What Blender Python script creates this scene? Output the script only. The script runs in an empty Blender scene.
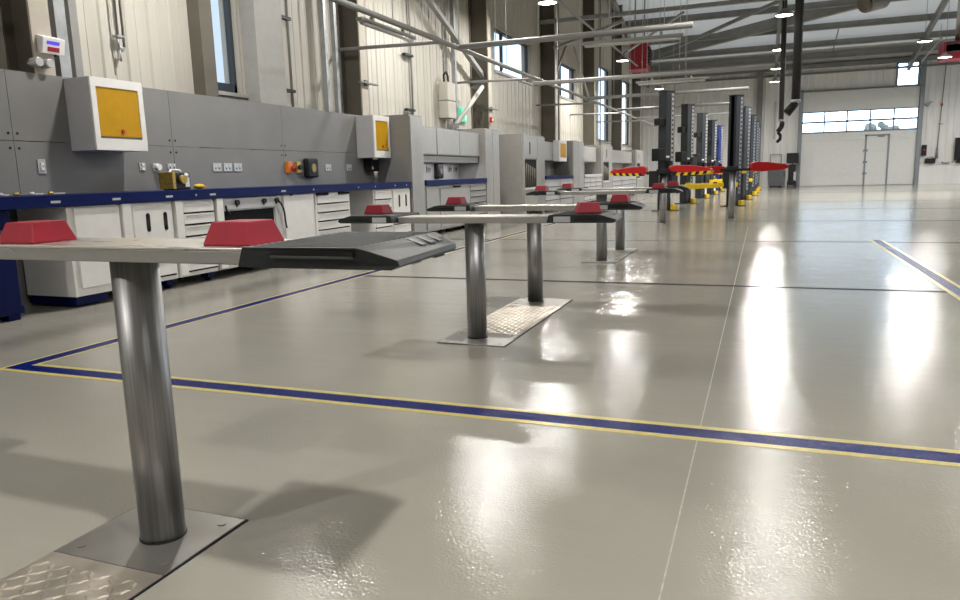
import bpy, bmesh, math, random
from mathutils import Vector, Matrix
random.seed(7)
sc = bpy.context.scene
COL = sc.collection
PI = math.pi

# ------------------------------------------------------------------ camera
cam_d = bpy.data.cameras.new('camera'); cam = bpy.data.objects.new('camera', cam_d); COL.objects.link(cam)
cam_d.sensor_width = 36.0; cam_d.lens = 725.0/960.0*36.0; cam_d.clip_start = 0.02; cam_d.clip_end = 400
def cam_axes():
    f, cx, cy, vx, vy, roll = 725.0, 480.0, 300.0, 762.0, 168.0, 0.027
    Y = Vector((vx-cx, vy-cy, f)).normalized()
    n = Vector((vx-cx, vy-cy, f)).cross(Vector((vx-1000-cx, vy+1000*roll-cy, f))).normalized()
    if n.y > 0: n = -n
    X = Y.cross(n)
    if X.x < 0: X = -X
    return X, Y, n
aX, aY, aZ = cam_axes()
cam.matrix_world = Matrix(((aX.x, -aX.y, -aX.z, 0), (aY.x, -aY.y, -aY.z, 0), (aZ.x, -aZ.y, -aZ.z, 1.05), (0, 0, 0, 1)))
sc.camera = cam

# ------------------------------------------------------------------ view, world
sc.view_settings.view_transform = 'Standard'; sc.view_settings.look = 'None'
sc.view_settings.gamma = 1.0; sc.view_settings.use_curve_mapping = False
sc.view_settings.exposure = 0.0
LAMP_W = 150.0
LAMP_COL = (1.0, 0.965, 0.91)
w = bpy.data.worlds.new('sky'); sc.world = w; w.use_nodes = True
nt = w.node_tree; nt.nodes.clear()
tc = nt.nodes.new('ShaderNodeTexCoord'); dp = nt.nodes.new('ShaderNodeVectorMath'); dp.operation = 'DOT_PRODUCT'
dp.inputs[1].default_value = (0.23, 0.97, 0.0)          # the bright, hazy side of the sky lies beyond the roller door
rmp = nt.nodes.new('ShaderNodeValToRGB'); bg = nt.nodes.new('ShaderNodeBackground'); out = nt.nodes.new('ShaderNodeOutputWorld')
rmp.color_ramp.elements[0].position = 0.45; rmp.color_ramp.elements[0].color = (0.125, 0.13, 0.135, 1)
rmp.color_ramp.elements[1].position = 0.97; rmp.color_ramp.elements[1].color = (0.68, 0.85, 1.0, 1)
e = rmp.color_ramp.elements.new(0.80); e.color = (0.115, 0.155, 0.20, 1)
nt.links.new(tc.outputs['Generated'], dp.inputs[0]); nt.links.new(dp.outputs['Value'], rmp.inputs[0])
nt.links.new(rmp.outputs[0], bg.inputs[0]); bg.inputs[1].default_value = 7.0
nt.links.new(bg.outputs[0], out.inputs[0])

# ------------------------------------------------------------------ materials
def mat(name, col, rough=0.5, metal=0.0, noise=0.0, nscale=8.0, bump=0.0, bscale=60.0, emit=None, estr=0.0, coat=0.0, stretch=None, spec=0.5, rvar=0.0):
    m = bpy.data.materials.new(name); m.use_nodes = True
    n = m.node_tree; b = n.nodes['Principled BSDF']
    b.inputs['Base Color'].default_value = (*col, 1); b.inputs['Roughness'].default_value = rough
    b.inputs['Metallic'].default_value = metal; b.inputs['Specular IOR Level'].default_value = spec
    b.inputs['Coat Weight'].default_value = coat
    t = n.nodes.new('ShaderNodeTexCoord'); mp = n.nodes.new('ShaderNodeMapping')
    if stretch: mp.inputs['Scale'].default_value = stretch
    n.links.new(t.outputs['Object'], mp.inputs[0])
    if noise > 0 or rvar > 0:
        nz = n.nodes.new('ShaderNodeTexNoise'); nz.inputs['Scale'].default_value = nscale; nz.inputs['Detail'].default_value = 4
        n.links.new(mp.outputs[0], nz.inputs['Vector'])
        if noise > 0:
            mr = n.nodes.new('ShaderNodeMapRange'); mr.inputs[1].default_value = 0.3; mr.inputs[2].default_value = 0.7
            mr.inputs[3].default_value = 1-noise; mr.inputs[4].default_value = 1+noise
            hs = n.nodes.new('ShaderNodeVectorMath'); hs.operation = 'SCALE'; hs.inputs[0].default_value = col
            n.links.new(nz.outputs['Fac'], mr.inputs[0]); n.links.new(mr.outputs[0], hs.inputs['Scale'])
            n.links.new(hs.outputs[0], b.inputs['Base Color'])
        if rvar > 0:
            m2 = n.nodes.new('ShaderNodeMapRange'); m2.inputs[1].default_value = 0.35; m2.inputs[2].default_value = 0.65
            m2.inputs[3].default_value = max(0.02, rough-rvar); m2.inputs[4].default_value = rough+rvar
            n.links.new(nz.outputs['Fac'], m2.inputs[0]); n.links.new(m2.outputs[0], b.inputs['Roughness'])
    if bump > 0:
        bz = n.nodes.new('ShaderNodeTexNoise'); bz.inputs['Scale'].default_value = bscale; bz.inputs['Detail'].default_value = 2
        n.links.new(mp.outputs[0], bz.inputs['Vector'])
        bp = n.nodes.new('ShaderNodeBump'); bp.inputs['Strength'].default_value = bump; bp.inputs['Distance'].default_value = 0.01
        n.links.new(bz.outputs['Fac'], bp.inputs['Height']); n.links.new(bp.outputs[0], b.inputs['Normal'])
    if emit:
        b.inputs['Emission Color'].default_value = (*emit, 1); b.inputs['Emission Strength'].default_value = estr
    return m

def glass_mat(name, tint=(0.93, 0.97, 1.0)):
    m = bpy.data.materials.new(name); m.use_nodes = True
    n = m.node_tree; n.nodes.clear()
    o = n.nodes.new('ShaderNodeOutputMaterial'); mx = n.nodes.new('ShaderNodeMixShader'); tr = n.nodes.new('ShaderNodeBsdfTransparent')
    gl = n.nodes.new('ShaderNodeBsdfGlossy'); fr = None
    tr.inputs[0].default_value = (*tint, 1); gl.inputs['Roughness'].default_value = 0.02; mx.inputs[0].default_value = 0.07
    n.links.new(tr.outputs[0], mx.inputs[1]); n.links.new(gl.outputs[0], mx.inputs[2])
    n.links.new(mx.outputs[0], o.inputs[0]); return m

def added_rooflight_mat():
    m = bpy.data.materials.new('added_rooflight_sheet'); m.use_nodes = True
    n = m.node_tree; n.nodes.clear()
    o = n.nodes.new('ShaderNodeOutputMaterial'); mx = n.nodes.new('ShaderNodeMixShader')
    tl = n.nodes.new('ShaderNodeBsdfTranslucent'); df = n.nodes.new('ShaderNodeBsdfDiffuse')
    tl.inputs[0].default_value = (0.8, 0.8, 0.8, 1); df.inputs[0].default_value = (0.8, 0.8, 0.8, 1); mx.inputs[0].default_value = 0.5
    n.links.new(tl.outputs[0], mx.inputs[2]); n.links.new(df.outputs[0], mx.inputs[1]); n.links.new(mx.outputs[0], o.inputs[0])
    return m

def floor_mat():
    m = bpy.data.materials.new('epoxy_floor'); m.use_nodes = True
    n = m.node_tree; b = n.nodes['Principled BSDF']
    t = n.nodes.new('ShaderNodeTexCoord')
    big = n.nodes.new('ShaderNodeTexNoise'); big.inputs['Scale'].default_value = 0.9; big.inputs['Detail'].default_value = 5
    n.links.new(t.outputs['Object'], big.inputs['Vector'])
    r = n.nodes.new('ShaderNodeValToRGB')
    r.color_ramp.elements[0].position = 0.3; r.color_ramp.elements[0].color = (0.335, 0.322, 0.278, 1)
    r.color_ramp.elements[1].position = 0.7; r.color_ramp.elements[1].color = (0.385, 0.368, 0.318, 1)
    n.links.new(big.outputs['Fac'], r.inputs[0]); n.links.new(r.outputs[0], b.inputs['Base Color'])
    mp = n.nodes.new('ShaderNodeMapping'); mp.inputs['Scale'].default_value = (0.5, 3.0, 1); n.links.new(t.outputs['Object'], mp.inputs[0])
    rn = n.nodes.new('ShaderNodeTexNoise'); rn.inputs['Scale'].default_value = 2.4; rn.inputs['Detail'].default_value = 5; rn.inputs['Roughness'].default_value = 0.65
    n.links.new(mp.outputs[0], rn.inputs['Vector'])
    mr = n.nodes.new('ShaderNodeMapRange'); mr.inputs[1].default_value = 0.35; mr.inputs[2].default_value = 0.68
    mr.inputs[3].default_value = 0.045; mr.inputs[4].default_value = 0.11
    n.links.new(rn.outputs['Fac'], mr.inputs[0]); n.links.new(mr.outputs[0], b.inputs['Roughness'])
    b.inputs['Specular IOR Level'].default_value = 0.3
    fine = n.nodes.new('ShaderNodeTexNoise'); fine.inputs['Scale'].default_value = 100; fine.inputs['Detail'].default_value = 2.0
    n.links.new(t.outputs['Object'], fine.inputs['Vector'])
    bp = n.nodes.new('ShaderNodeBump'); bp.inputs['Strength'].default_value = 0.5; bp.inputs['Distance'].default_value = 0.0025
    n.links.new(fine.outputs['Fac'], bp.inputs['Height'])
    wav = n.nodes.new('ShaderNodeTexNoise'); wav.inputs['Scale'].default_value = 2.5; wav.inputs['Detail'].default_value = 2
    n.links.new(mp.outputs[0], wav.inputs['Vector'])
    b2 = n.nodes.new('ShaderNodeBump'); b2.inputs['Strength'].default_value = 0.12; b2.inputs['Distance'].default_value = 0.02
    n.links.new(wav.outputs['Fac'], b2.inputs['Height']); n.links.new(bp.outputs[0], b2.inputs['Normal'])
    n.links.new(b2.outputs[0], b.inputs['Normal'])
    return m

M = dict(
 floor=floor_mat(),
 blueline=mat('blue_floor_paint', (0.001, 0.010, 0.14), 0.25, noise=0.15, bump=0.3, bscale=115, spec=0.07),
 yellowline=mat('yellow_floor_paint', (0.62, 0.52, 0.16), 0.3, noise=0.12, nscale=20),
 joint=mat('joint_sealant', (0.014, 0.015, 0.02), 0.7, noise=0.2, spec=0.1),
 scratch=mat('pale_joint_filler', (0.42, 0.405, 0.36), 0.35, noise=0.3, nscale=30),
 clad=mat('cream_cladding', (0.51, 0.488, 0.435), 0.5, noise=0.05, nscale=2.0, stretch=(1, 3, .3)),
 endclad=mat('grey_cladding', (0.78, 0.775, 0.755), 0.5, noise=0.06, nscale=1.5, stretch=(2, 1, .3)),
 roof=mat('roof_liner', (0.42, 0.42, 0.41), 0.6, noise=0.08, nscale=1.0),
 steelbrown=mat('shaded_column_paint', (0.12, 0.108, 0.085), 0.55, noise=0.1, nscale=3),
 beam=mat('beam_paint', (0.2, 0.2, 0.19), 0.5, noise=0.12, nscale=3),
 flange=mat('lit_flange_paint', (0.44, 0.40, 0.34), 0.5, noise=0.06),
 galv=mat('galvanised_steel', (0.40, 0.415, 0.43), 0.48, 0.6, noise=0.12, nscale=12),
 conduit=mat('grey_conduit', (0.27, 0.27, 0.26), 0.5, 0.0, noise=0.06),
 panel=mat('grey_wall_panel', (0.205, 0.203, 0.198), 0.45, noise=0.05, nscale=3),
 worktop=mat('blue_worktop', (0.0015, 0.009, 0.085), 0.45, noise=0.08, spec=0.12),
 bluedark=mat('blue_powder_coat', (0.0015, 0.006, 0.06), 0.5, noise=0.08, spec=0.15),
 white=mat('white_powder_coat', (0.80, 0.79, 0.775), 0.4, noise=0.03),
 offwhite=mat('light_grey_powder_coat', (0.5, 0.5, 0.51), 0.4, noise=0.03),
 locker=mat('shaded_silver_grey_coat', (0.27, 0.265, 0.25), 0.38, noise=0.05),  # locker front grey with the shade of the sides painted in
 lockerfront=mat('silver_grey_powder_coat', (0.36, 0.36, 0.355), 0.3, noise=0.05),
 yellow=mat('yellow_shutter', (0.52, 0.28, 0.002), 0.45, noise=0.05, spec=0.25),
 black=mat('black_plastic', (0.010, 0.010, 0.011), 0.45, noise=0.1, spec=0.3),
 void=mat('opening_shade', (0.010, 0.010, 0.011), 0.7, noise=0.1, spec=0.1),  # near-black colour stands in for the shade inside openings
 pad=mat('dark_grey_plastic', (0.017, 0.021, 0.023), 0.42, spec=0.4, noise=0.15, nscale=40, bump=0.12, bscale=220),
 padlight=mat('worn_grey_plastic', (0.06, 0.066, 0.066), 0.4, noise=0.1, nscale=40),
 cover=mat('grey_reveal_lining', (0.36, 0.355, 0.335), 0.5, noise=0.05),
 dullplate=mat('dull_grey_plate', (0.25, 0.24, 0.205), 0.5, noise=0.1),
 rubber=mat('red_rubber', (0.31, 0.006, 0.022), 0.6, noise=0.06, nscale=20, bump=0.05, bscale=90),
 chrome=mat('streaked_chrome', (0.36, 0.36, 0.37), 0.44, 1.0, noise=0.22, nscale=14, stretch=(9, 9, 0.12)),  # vertical streaks in the colour stand in for reflections on the pistons
 beamplate=mat('ground_steel_plate', (0.64, 0.62, 0.57), 0.32, 0.8, noise=0.1, nscale=10, stretch=(.5, 4, 1), rvar=0.06),
 beamside=mat('zinc_steel_side', (0.36, 0.355, 0.34), 0.45, 0.45, noise=0.08),
 plate=mat('steel_cover_plate', (0.29, 0.28, 0.26), 0.36, 0.7, noise=0.15, nscale=5, rvar=0.08),
 tread=mat('checker_plate', (0.5, 0.45, 0.385), 0.38, 0.7, noise=0.22, nscale=7, rvar=0.08),
 redarm=mat('red_arm_paint', (0.40, 0.004, 0.006), 0.35, noise=0.06),
 yelarm=mat('yellow_arm_paint', (0.68, 0.46, 0.01), 0.4, noise=0.06),
 col=mat('charcoal_column_paint', (0.022, 0.026, 0.034), 0.38, noise=0.1),
 colblue=mat('blue_column_paint', (0.015, 0.03, 0.16), 0.38, noise=0.1),
 rack=mat('light_rack_steel', (0.5, 0.5, 0.5), 0.4, 0.4, noise=0.08),
 heater=mat('red_heater_paint', (0.34, 0.02, 0.045), 0.45, noise=0.08),
 orange=mat('orange_plastic', (0.65, 0.18, 0.015), 0.4, noise=0.05),
 redp=mat('red_plastic', (0.5, 0.02, 0.02), 0.4, noise=0.05),
 gold=mat('brass_paint', (0.42, 0.29, 0.06), 0.35, 0.3, noise=0.3, nscale=40),
 hose=mat('black_rubber_hose', (0.014, 0.014, 0.015), 0.5, noise=0.15, bump=0.3, bscale=40),
 frame=mat('window_frame', (0.04, 0.05, 0.065), 0.4, noise=0.05),
 framelight=mat('door_frame_grey', (0.25, 0.27, 0.3), 0.4, noise=0.05),
 door=mat('sectional_door', (0.76, 0.765, 0.75), 0.4, noise=0.03),
 glass=glass_mat('window_glass'),
 added_rooflight=added_rooflight_mat(),
 lens=mat('lamp_lens', (1, 1, 1), 0.4, emit=(1.0, 0.96, 0.9), estr=14.0),
 screen=mat('blue_display', (0.02, 0.02, 0.1), 0.3, emit=(0.12, 0.08, 0.9), estr=0.9),
 green=mat('green_exit_sign', (0.05, 0.4, 0.25), 0.4, emit=(0.1, 0.75, 0.45), estr=0.6),
 signwhite=mat('sign_white', (0.8, 0.85, 0.82), 0.4, emit=(0.7, 0.9, 0.8), estr=0.3),
 tube=mat('fluorescent_diffuser', (0.45, 0.45, 0.43), 0.4, noise=0.03),
 ground=mat('outside_concrete', (0.45, 0.45, 0.45), 0.8, noise=0.1),
 leaf=mat('outside_foliage', (0.55, 0.62, 0.60), 0.8, noise=0.4, nscale=3),
 bin=mat('grey_bin_plastic', (0.09, 0.095, 0.1), 0.5, noise=0.1),
)

# ------------------------------------------------------------------ mesh builder
class MB:
    def __init__(s): s.v = []; s.f = []; s.m = []; s.sm = []
    def add(s, vs, fs, m=0, smooth=False):
        o = len(s.v); s.v += [tuple(p) for p in vs]
        for f in fs: s.f.append([i+o for i in f]); s.m.append(m); s.sm.append(smooth)
        return s
    def box(s, x0, x1, y0, y1, z0, z1, m=0):
        x0, x1 = min(x0, x1), max(x0, x1); y0, y1 = min(y0, y1), max(y0, y1); z0, z1 = min(z0, z1), max(z0, z1)
        return s.add([(x0,y0,z0),(x1,y0,z0),(x1,y1,z0),(x0,y1,z0),(x0,y0,z1),(x1,y0,z1),(x1,y1,z1),(x0,y1,z1)],
              [(0,3,2,1),(4,5,6,7),(0,1,5,4),(1,2,6,5),(2,3,7,6),(3,0,4,7)], m)
    def prism(s, poly, axis, a, b, m=0):
        # poly: 2-D points in the two other axes (x,y | x,z | y,z order)
        n = len(poly)
        def P(p, h):
            if axis == 'z': return (p[0], p[1], h)
            if axis == 'y': return (p[0], h, p[1])
            return (h, p[0], p[1])
        vs = [P(p, a) for p in poly] + [P(p, b) for p in poly]
        fs = [tuple(range(n))[::-1], tuple(range(n, 2*n))] + [(i, (i+1) % n, n+(i+1) % n, n+i) for i in range(n)]
        return s.add(vs, fs, m)
    def cyl(s, p0, p1, r, m=0, n=16, r2=None, cap=True):
        p0, p1 = Vector(p0), Vector(p1); d = (p1-p0).normalized()
        a = d.orthogonal().normalized(); b = d.cross(a); r2 = r if r2 is None else r2
        vs = []
        for c, rr in ((p0, r), (p1, r2)):
            for i in range(n):
                t = 2*PI*i/n; vs.append(c + a*(rr*math.cos(t)) + b*(rr*math.sin(t)))
        s.add(vs, [(i, (i+1) % n, n+(i+1) % n, n+i) for i in range(n)], m, True)
        if cap: s.add(vs, [tuple(range(n))[::-1], tuple(range(n, 2*n))], m)
        return s
    def tube(s, pts, r, m=0, n=10):
        for i in range(len(pts)-1): s.cyl(pts[i], pts[i+1], r, m, n)
        for p in pts[1:-1]: s.ball(p, r, m, n)
        return s
    def ball(s, c, r, m=0, n=10, sx=1, sy=1, sz=1):
        vs = []; k = max(4, n//2)
        for j in range(k+1):
            ph = PI*j/k
            for i in range(n):
                t = 2*PI*i/n
                vs.append((c[0]+sx*r*math.sin(ph)*math.cos(t), c[1]+sy*r*math.sin(ph)*math.sin(t), c[2]+sz*r*math.cos(ph)))
        fs = []
        for j in range(k):
            for i in range(n):
                fs.append((j*n+i, (j+1)*n+i, (j+1)*n+(i+1) % n, j*n+(i+1) % n))
        return s.add(vs, fs, m, True)
    def lathe(s, prof, c, m=0, n=24):
        vs = []
        for r, z in prof:
            for i in range(n):
                t = 2*PI*i/n; vs.append((c[0]+r*math.cos(t), c[1]+r*math.sin(t), c[2]+z))
        fs = [(j*n+i, j*n+(i+1) % n, (j+1)*n+(i+1) % n, (j+1)*n+i) for j in range(len(prof)-1) for i in range(n)]
        return s.add(vs, fs, m, True)
    def build(s, name, mats, parent=None, bevel=0.0, loc=None, seg=2):
        me = bpy.data.meshes.new(name); me.from_pydata(s.v, [], s.f)
        if not isinstance(mats, (list, tuple)): mats = [mats]
        for mm in mats: me.materials.append(mm)
        for p, mi, sm in zip(me.polygons, s.m, s.sm): p.material_index = mi; p.use_smooth = sm
        bm = bmesh.new(); bm.from_mesh(me); bmesh.ops.remove_doubles(bm, verts=bm.verts, dist=1e-6)
        bmesh.ops.recalc_face_normals(bm, faces=bm.faces); bm.to_mesh(me); bm.free()
        o = bpy.data.objects.new(name, me); COL.objects.link(o)
        if parent: o.parent = parent
        if loc: o.location = loc
        if bevel > 0:
            bv = o.modifiers.new('bevel', 'BEVEL'); bv.width = bevel; bv.segments = seg; bv.limit_method = 'ANGLE'; bv.angle_limit = math.radians(40)
        return o

def tag(o, label, cat, group=None, kind=None):
    o['label'] = label; o['category'] = cat
    if group: o['group'] = group
    if kind: o['kind'] = kind
    return o
def thing(name, label, cat, loc=(0, 0, 0), rz=0, group=None):
    o = bpy.data.objects.new(name, None); COL.objects.link(o); o.location = loc; o.rotation_euler = (0, 0, rz)
    o.empty_display_size = 0.1
    return tag(o, label, cat, group)
TRIM = [0]
def struct(name, mb, mats, bevel=0.0):
    o = mb.build(name, mats, bevel=bevel); o['kind'] = 'structure'; return o
def trim(mb, mats, bevel=0.0):
    TRIM[0] += 1; return struct('trim_%d' % TRIM[0], mb, mats, bevel)
def copy_tree(o, parent=None):
    c = o.copy(); COL.objects.link(c)
    if parent: c.parent = parent
    for ch in list(o.children): copy_tree(ch, c)
    return c

# ================================================================== STRUCTURE
YB, XL, XR, YF = 44.0, -6.6, 14.0, -8.0
RZ0, RS, RIDGE = 6.45, 0.231, 28.0
def roofz(y): return RZ0 + RS*(YB-y) if y >= RIDGE else RZ0 + RS*(YB-RIDGE) - 0.07*(RIDGE-y)
struct('floor', MB().box(-7.2, XR+.2, YF-.2, YB+.3, -0.2, 0.0), M['floor'])
struct('ground', MB().box(-80, 100, YB+.3, 160, -0.25, -0.05).box(-80, -7.2, -30, YB+.3, -0.25, -0.05), M['ground'])

def ribbed(mb, y0, y1, z0, z1, x=XL):
    # trapezoid ribs standing 35 mm off the sheet, one every 0.33 m
    p = 0.335; prof = []
    k = math.floor(y0/p)
    while k*p < y1+p:
        b = k*p
        for dy, dx in ((0, 0), (0.05, 0), (0.07, .019), (0.11, .019), (0.13, 0), (0.22, 0.0), (0.225, .006), (0.245, .006), (0.25, 0)):
            y = b+dy
            if y0 < y < y1: prof.append((y, x+dx))
        k += 1
    prof = [(y0, x)] + prof + [(y1, x)]
    vs = []; fs = []
    for y, xx in prof: vs += [(xx, y, z0), (xx, y, z1)]
    for i in range(len(prof)-1): fs.append((2*i, 2*i+2, 2*i+3, 2*i+1))
    mb.add(vs, fs, 0)
WINS = [(7.85, 8.36, 2.22, 5.2), (18.5, 21.75, 3.74, 4.86), (25.0, 27.6, 3.68, 4.86), (31.6, 34.2, 2.4, 5.6), (37.0, 39.8, 2.4, 5.6)]
lw = MB(); yy = YF
for (a, b, z0, z1) in WINS:
    ribbed(lw, yy, a, 0, 11); ribbed(lw, a, b, 0, z0); ribbed(lw, a, b, z1, 11); yy = b
ribbed(lw, yy, YB, 0, 11)
yy = YF
for (a, b, z0, z1) in WINS:
    lw.box(-6.9, XL-.02, yy, a, 0, 11); lw.box(-6.9, XL-.02, a, b, 0, z0); lw.box(-6.9, XL-.02, a, b, z1, 11); yy = b
lw.box(-6.9, XL-.02, yy, YB, 0, 11)
struct('wall_left', lw, M['clad'])

# end wall with door and high window openings
DX0, DX1, DZ = 1.95, 7.42, 5.0
HW = (6.28, 7.38, 5.02, 6.2)
def ribbed_x(mb, x0, x1, z0, z1, y=YB, m=0):
    p = 0.30; prof = [(x0, y)]
    k = math.floor(x0/p)
    while k*p < x1+p:
        for dx, dy in ((0, 0), (0.02, -.03), (0.07, -.03), (0.09, 0)):
            x = k*p+dx
            if x0 < x < x1: prof.append((x, y+dy))
        k += 1
    prof.append((x1, y)); vs = []; fs = []
    for x, yy_ in prof: vs += [(x, yy_, z0), (x, yy_, z1)]
    for i in range(len(prof)-1): fs.append((2*i, 2*i+2, 2*i+3, 2*i+1))
    mb.add(vs, fs, m)
bw = MB()
for (x0, x1, z0, z1) in ((-7, DX0, 0, 8), (DX1, XR, 1.05, 8), (DX0, HW[0], DZ, 8), (HW[0], DX1, HW[3], 8), (HW[1], DX1, DZ, HW[3])):
    ribbed_x(bw, x0, x1, z0, z1); bw.box(x0, x1, YB+.05, YB+.25, z0, z1)
bw.box(DX1, XR, YB-.12, YB+.25, 0, 1.02); bw.box(DX1+.25, XR, YB-.16, YB-.1, 1.0, 1.05)
bw.box(DX1, XR, YB+.05, YB+.25, 1.0, 1.06)
struct('wall_back', bw, M['endclad'])
struct('wall_right', MB().box(XR, XR+.25, YF, 29, 0, 11).box(XR, XR+.25, 42, YB+.2, 0, 11).box(XR, XR+.25, 29, 42, 0, .5).box(XR, XR+.25, 29, 42, 5.8, 11), M['clad'])
struct('wall_front', MB().box(-7, XR+.2, YF-.25, YF, 0, 11), M['clad'])
rf = MB()
RL0, RL1 = 33.2, 42.1
rf.prism([(RL0, roofz(RL0)), (RIDGE, roofz(RIDGE)), (YF-.3, roofz(YF)), (YF-.3, roofz(YF)+.15), (RIDGE, roofz(RIDGE)+.15), (RL0, roofz(RL0)+.15)], 'x', -7.0, XR+.25)
rf.prism([(YB+.4, roofz(YB)-.09), (RL1, roofz(RL1)), (RL1, roofz(RL1)+.15), (YB+.4, roofz(YB)+.06)], 'x', -7.0, XR+.25)
rl = MB().prism([(RL0-.02, roofz(RL0)+.02), (RL1+.02, roofz(RL1)+.02), (RL1+.02, roofz(RL1)+.03), (RL0-.02, roofz(RL0)+.03)], 'x', -7.0, XR+.25)
struct('window_8', rl, M['added_rooflight'])  # translucent panel added to brighten the roof and far wall
struct('ceiling', rf, M['roof'])

# windows of the left wall
def window(n, y0, y1, z0, z1, mull):
    fr = MB(); t = 0.05; xa, xb = -6.78, -6.70
    fr.box(xa, xb, y0, y1, z0, z0+t*(2.6 if n == 1 else 1.6)).box(xa, xb, y0, y1, z1-t, z1).box(xa, xb, y0, y0+t, z0, z1).box(xa, xb, y1-t, y1, z0, z1)
    for q in mull: fr.box(xa, xb, q-.03, q+.03, z0, z1)
    o = struct('window_%d' % n, fr, M['frame'])
    MB().box(-6.745, -6.735, y0, y1, z0, z1).build('pane', M['glass'], o)
    sl = MB().box(-6.9, -6.55, y0-.04, y1+.04, z0-.05, z0-.003); sl.build('window_sill', M['cover'], o)
for i, (a, b, z0, z1) in enumerate(WINS):
    window(i+1, a, b, z0, z1, [] if i in (0, 3, 4) else ([a+.95] if i == 1 else [a+.7]))
fr = MB()  # unseen glazed opening in the right wall, added to daylight the far end
for q in range(6): fr.box(XR+.05, XR+.15, 29+q*2.6-.05, 29+q*2.6+.05, .5, 5.8)
for z in (.5, 3.1, 5.75): fr.box(XR+.05, XR+.15, 29, 42, z, z+.07)
o = struct('window_7', fr, M['frame']); MB().box(XR+.09, XR+.1, 29, 42, .5, 5.8).build('pane', M['glass'], o)
# high window over the shutter door
fr = MB(); x0, x1, z0, z1 = HW
fr.box(x0, x1, YB-.05, YB+.08, z0, z0+.06).box(x0, x1, YB-.05, YB+.08, z1-.05, z1).box(x0, x0+.1, YB-.05, YB+.08, z0, z1).box(x1-.1, x1, YB-.05, YB+.08, z0, z1)
o = struct('window_6', fr, M['framelight']); MB().box(x0, x1, YB+.02, YB+.03, z0, z1).build('pane', M['glass'], o)

# sectional door: sections, glazed band, wicket
d = MB(); ys, ye = YB+.02, YB+.1
W0, W1 = 2.86, 3.92
for z0, z1 in ((0.02, .6), (.605, 1.2), (1.205, 1.8), (1.805, 2.4), (2.405, W0), (W1, 4.45), (4.455, DZ)):
    d.box(DX0, DX1, ys, ye, z0, z1)
d.box(DX0, DX1, ye-.03, ye-.005, 0, W0).box(DX0, DX1, ye-.03, ye-.005, W1, DZ)
door = struct('door_1', d, M['door'])
g = MB(); n = 5
xs = [DX0+(DX1-DX0)*k/n for k in range(n+1)]
g.box(DX0, DX1, ys-.01, ye, W0-.06, W0+.03).box(DX0, DX1, ys-.01, ye, W1-.03, W1+.03).box(DX0, DX1, ys-.01, ye, (W0+W1)/2-.05, (W0+W1)/2+.05)
for x in xs: g.box(x-.035, x+.035, ys-.01, ye, W0, W1)
g.build('glazing_frame', M['framelight'], door)
for k in range(n): MB().box(xs[k]+.03, xs[k+1]-.03, ys+.03, ys+.04, W0, W1).build('pane', M['glass'], door)
wk = MB(); wx0, wx1, wz = 5.1, 6.15, 2.62
wk.box(wx0-.05, wx0+.03, ys-.03, ye, 0.02, wz).box(wx1-.03, wx1+.05, ys-.03, ye, 0.02, wz).box(wx0-.05, wx1+.05, ys-.03, ye, wz-.06, wz+.02)
wko = wk.build('wicket_frame', M['framelight'], door)
MB().box(wx1-.5, wx1-.2, ys-.06, ys, wz-.12, wz-.06).build('closer', M['framelight'], wko)
hg = MB()
for z in (.62, 1.22, 1.82): hg.box(wx0-.1, wx0+.1, ys-.045, ys, z-.05, z+.05)
hg.build('hinge', M['framelight'], wko)
trim(MB().box(DX0-.2, DX0, YB-.14, YB, 0, DZ+.1), M['framelight'])
trim(MB().box(DX1, DX1+.2, YB-.14, YB, 0, 6.3), M['framelight'])
trim(MB().box(DX0-.2, DX1+.2, YB-.16, YB, DZ-.02, DZ+.06), M['beam'])
# trees outside, seen through the glazed band
for k, (x, y, h, r) in enumerate(((8.6, 66, 5.2, 1.3), (5.6, 70, 4.2, 1.2))):
    t = thing('tree', ['pale leafy tree outside, behind the fourth pane of the glazed door band', 'smaller pale tree outside, behind the second pane of the glazed door band'][k], 'tree', (x, y, -.05))
    MB().cyl((0, 0, 0), (0, 0, h*.6), .12, 0, 8, .07).build('trunk', M['steelbrown'], t)
    cr = MB()
    for q in range(26):
        a = random.random()*2*PI; rr = r*random.random()**.5
        cr.ball((rr*math.cos(a), rr*math.sin(a), h*.62+random.uniform(-.9, 1.0)), random.uniform(.25, .5), 0, 7)
    cr.build('crown', M['leaf'], t)

# wall columns (I-sections standing off the cladding)
def icol(y, x0=XL, x1=-6.235, fw=.2):
    m = MB(); z1 = roofz(y+fw)-.12
    if y > 16: x1 = -6.13
    m.box(x0+.02, x1-.02, y+fw/2-.006, y+fw/2+.006, 0, z1, 0)
    m.box(x1-.025, x1, y, y+fw, 0, z1, 1); m.box(x0, x0+.02, y, y+fw, 0, z1, 0)
    trim(m, [M['steelbrown'], M['flange']])  # dark web and pale front flange: shade and light painted into the column
for y in (5.0, 10.92, 16.75, 22.8, 28.6, 34.5, 40.2): icol(y)
trim(MB().box(-6.6, -6.42, 7.42, 7.64, 0, 8.5, 0), M['steelbrown'])
trim(MB().box(-6.6, -6.36, 8.4, 9.0, 0, 8.6, 0), M['cover'])
# end wall posts and rails
trim(MB().box(-.4, -.1, YB-.25, YB-.03, 0, roofz(YB)-.1), M['beam'])
trim(MB().box(-6.6, XR, YB-.22, YB-.03, 6.2, 6.42), M['beam'])
trim(MB().box(-6.6, XR, YB-.15, YB-.03, 5.9, 6.0), M['beam'])
trim(MB().box(DX1+.9, DX1+1.1, YB-.2, YB-.16, 3.0, 3.04), M['beam'])
# purlins along the slope
for y in (42.3, 40.7, 38.7, 36.4, 33.5, 30.5):
    z = roofz(y)
    trim(MB().box(-6.6, XR, y-.05, y+.05, z-.36, z-.1).box(-6.6, XR, y-.11, y+.11, z-.38, z-.34), M['beam'])
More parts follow.
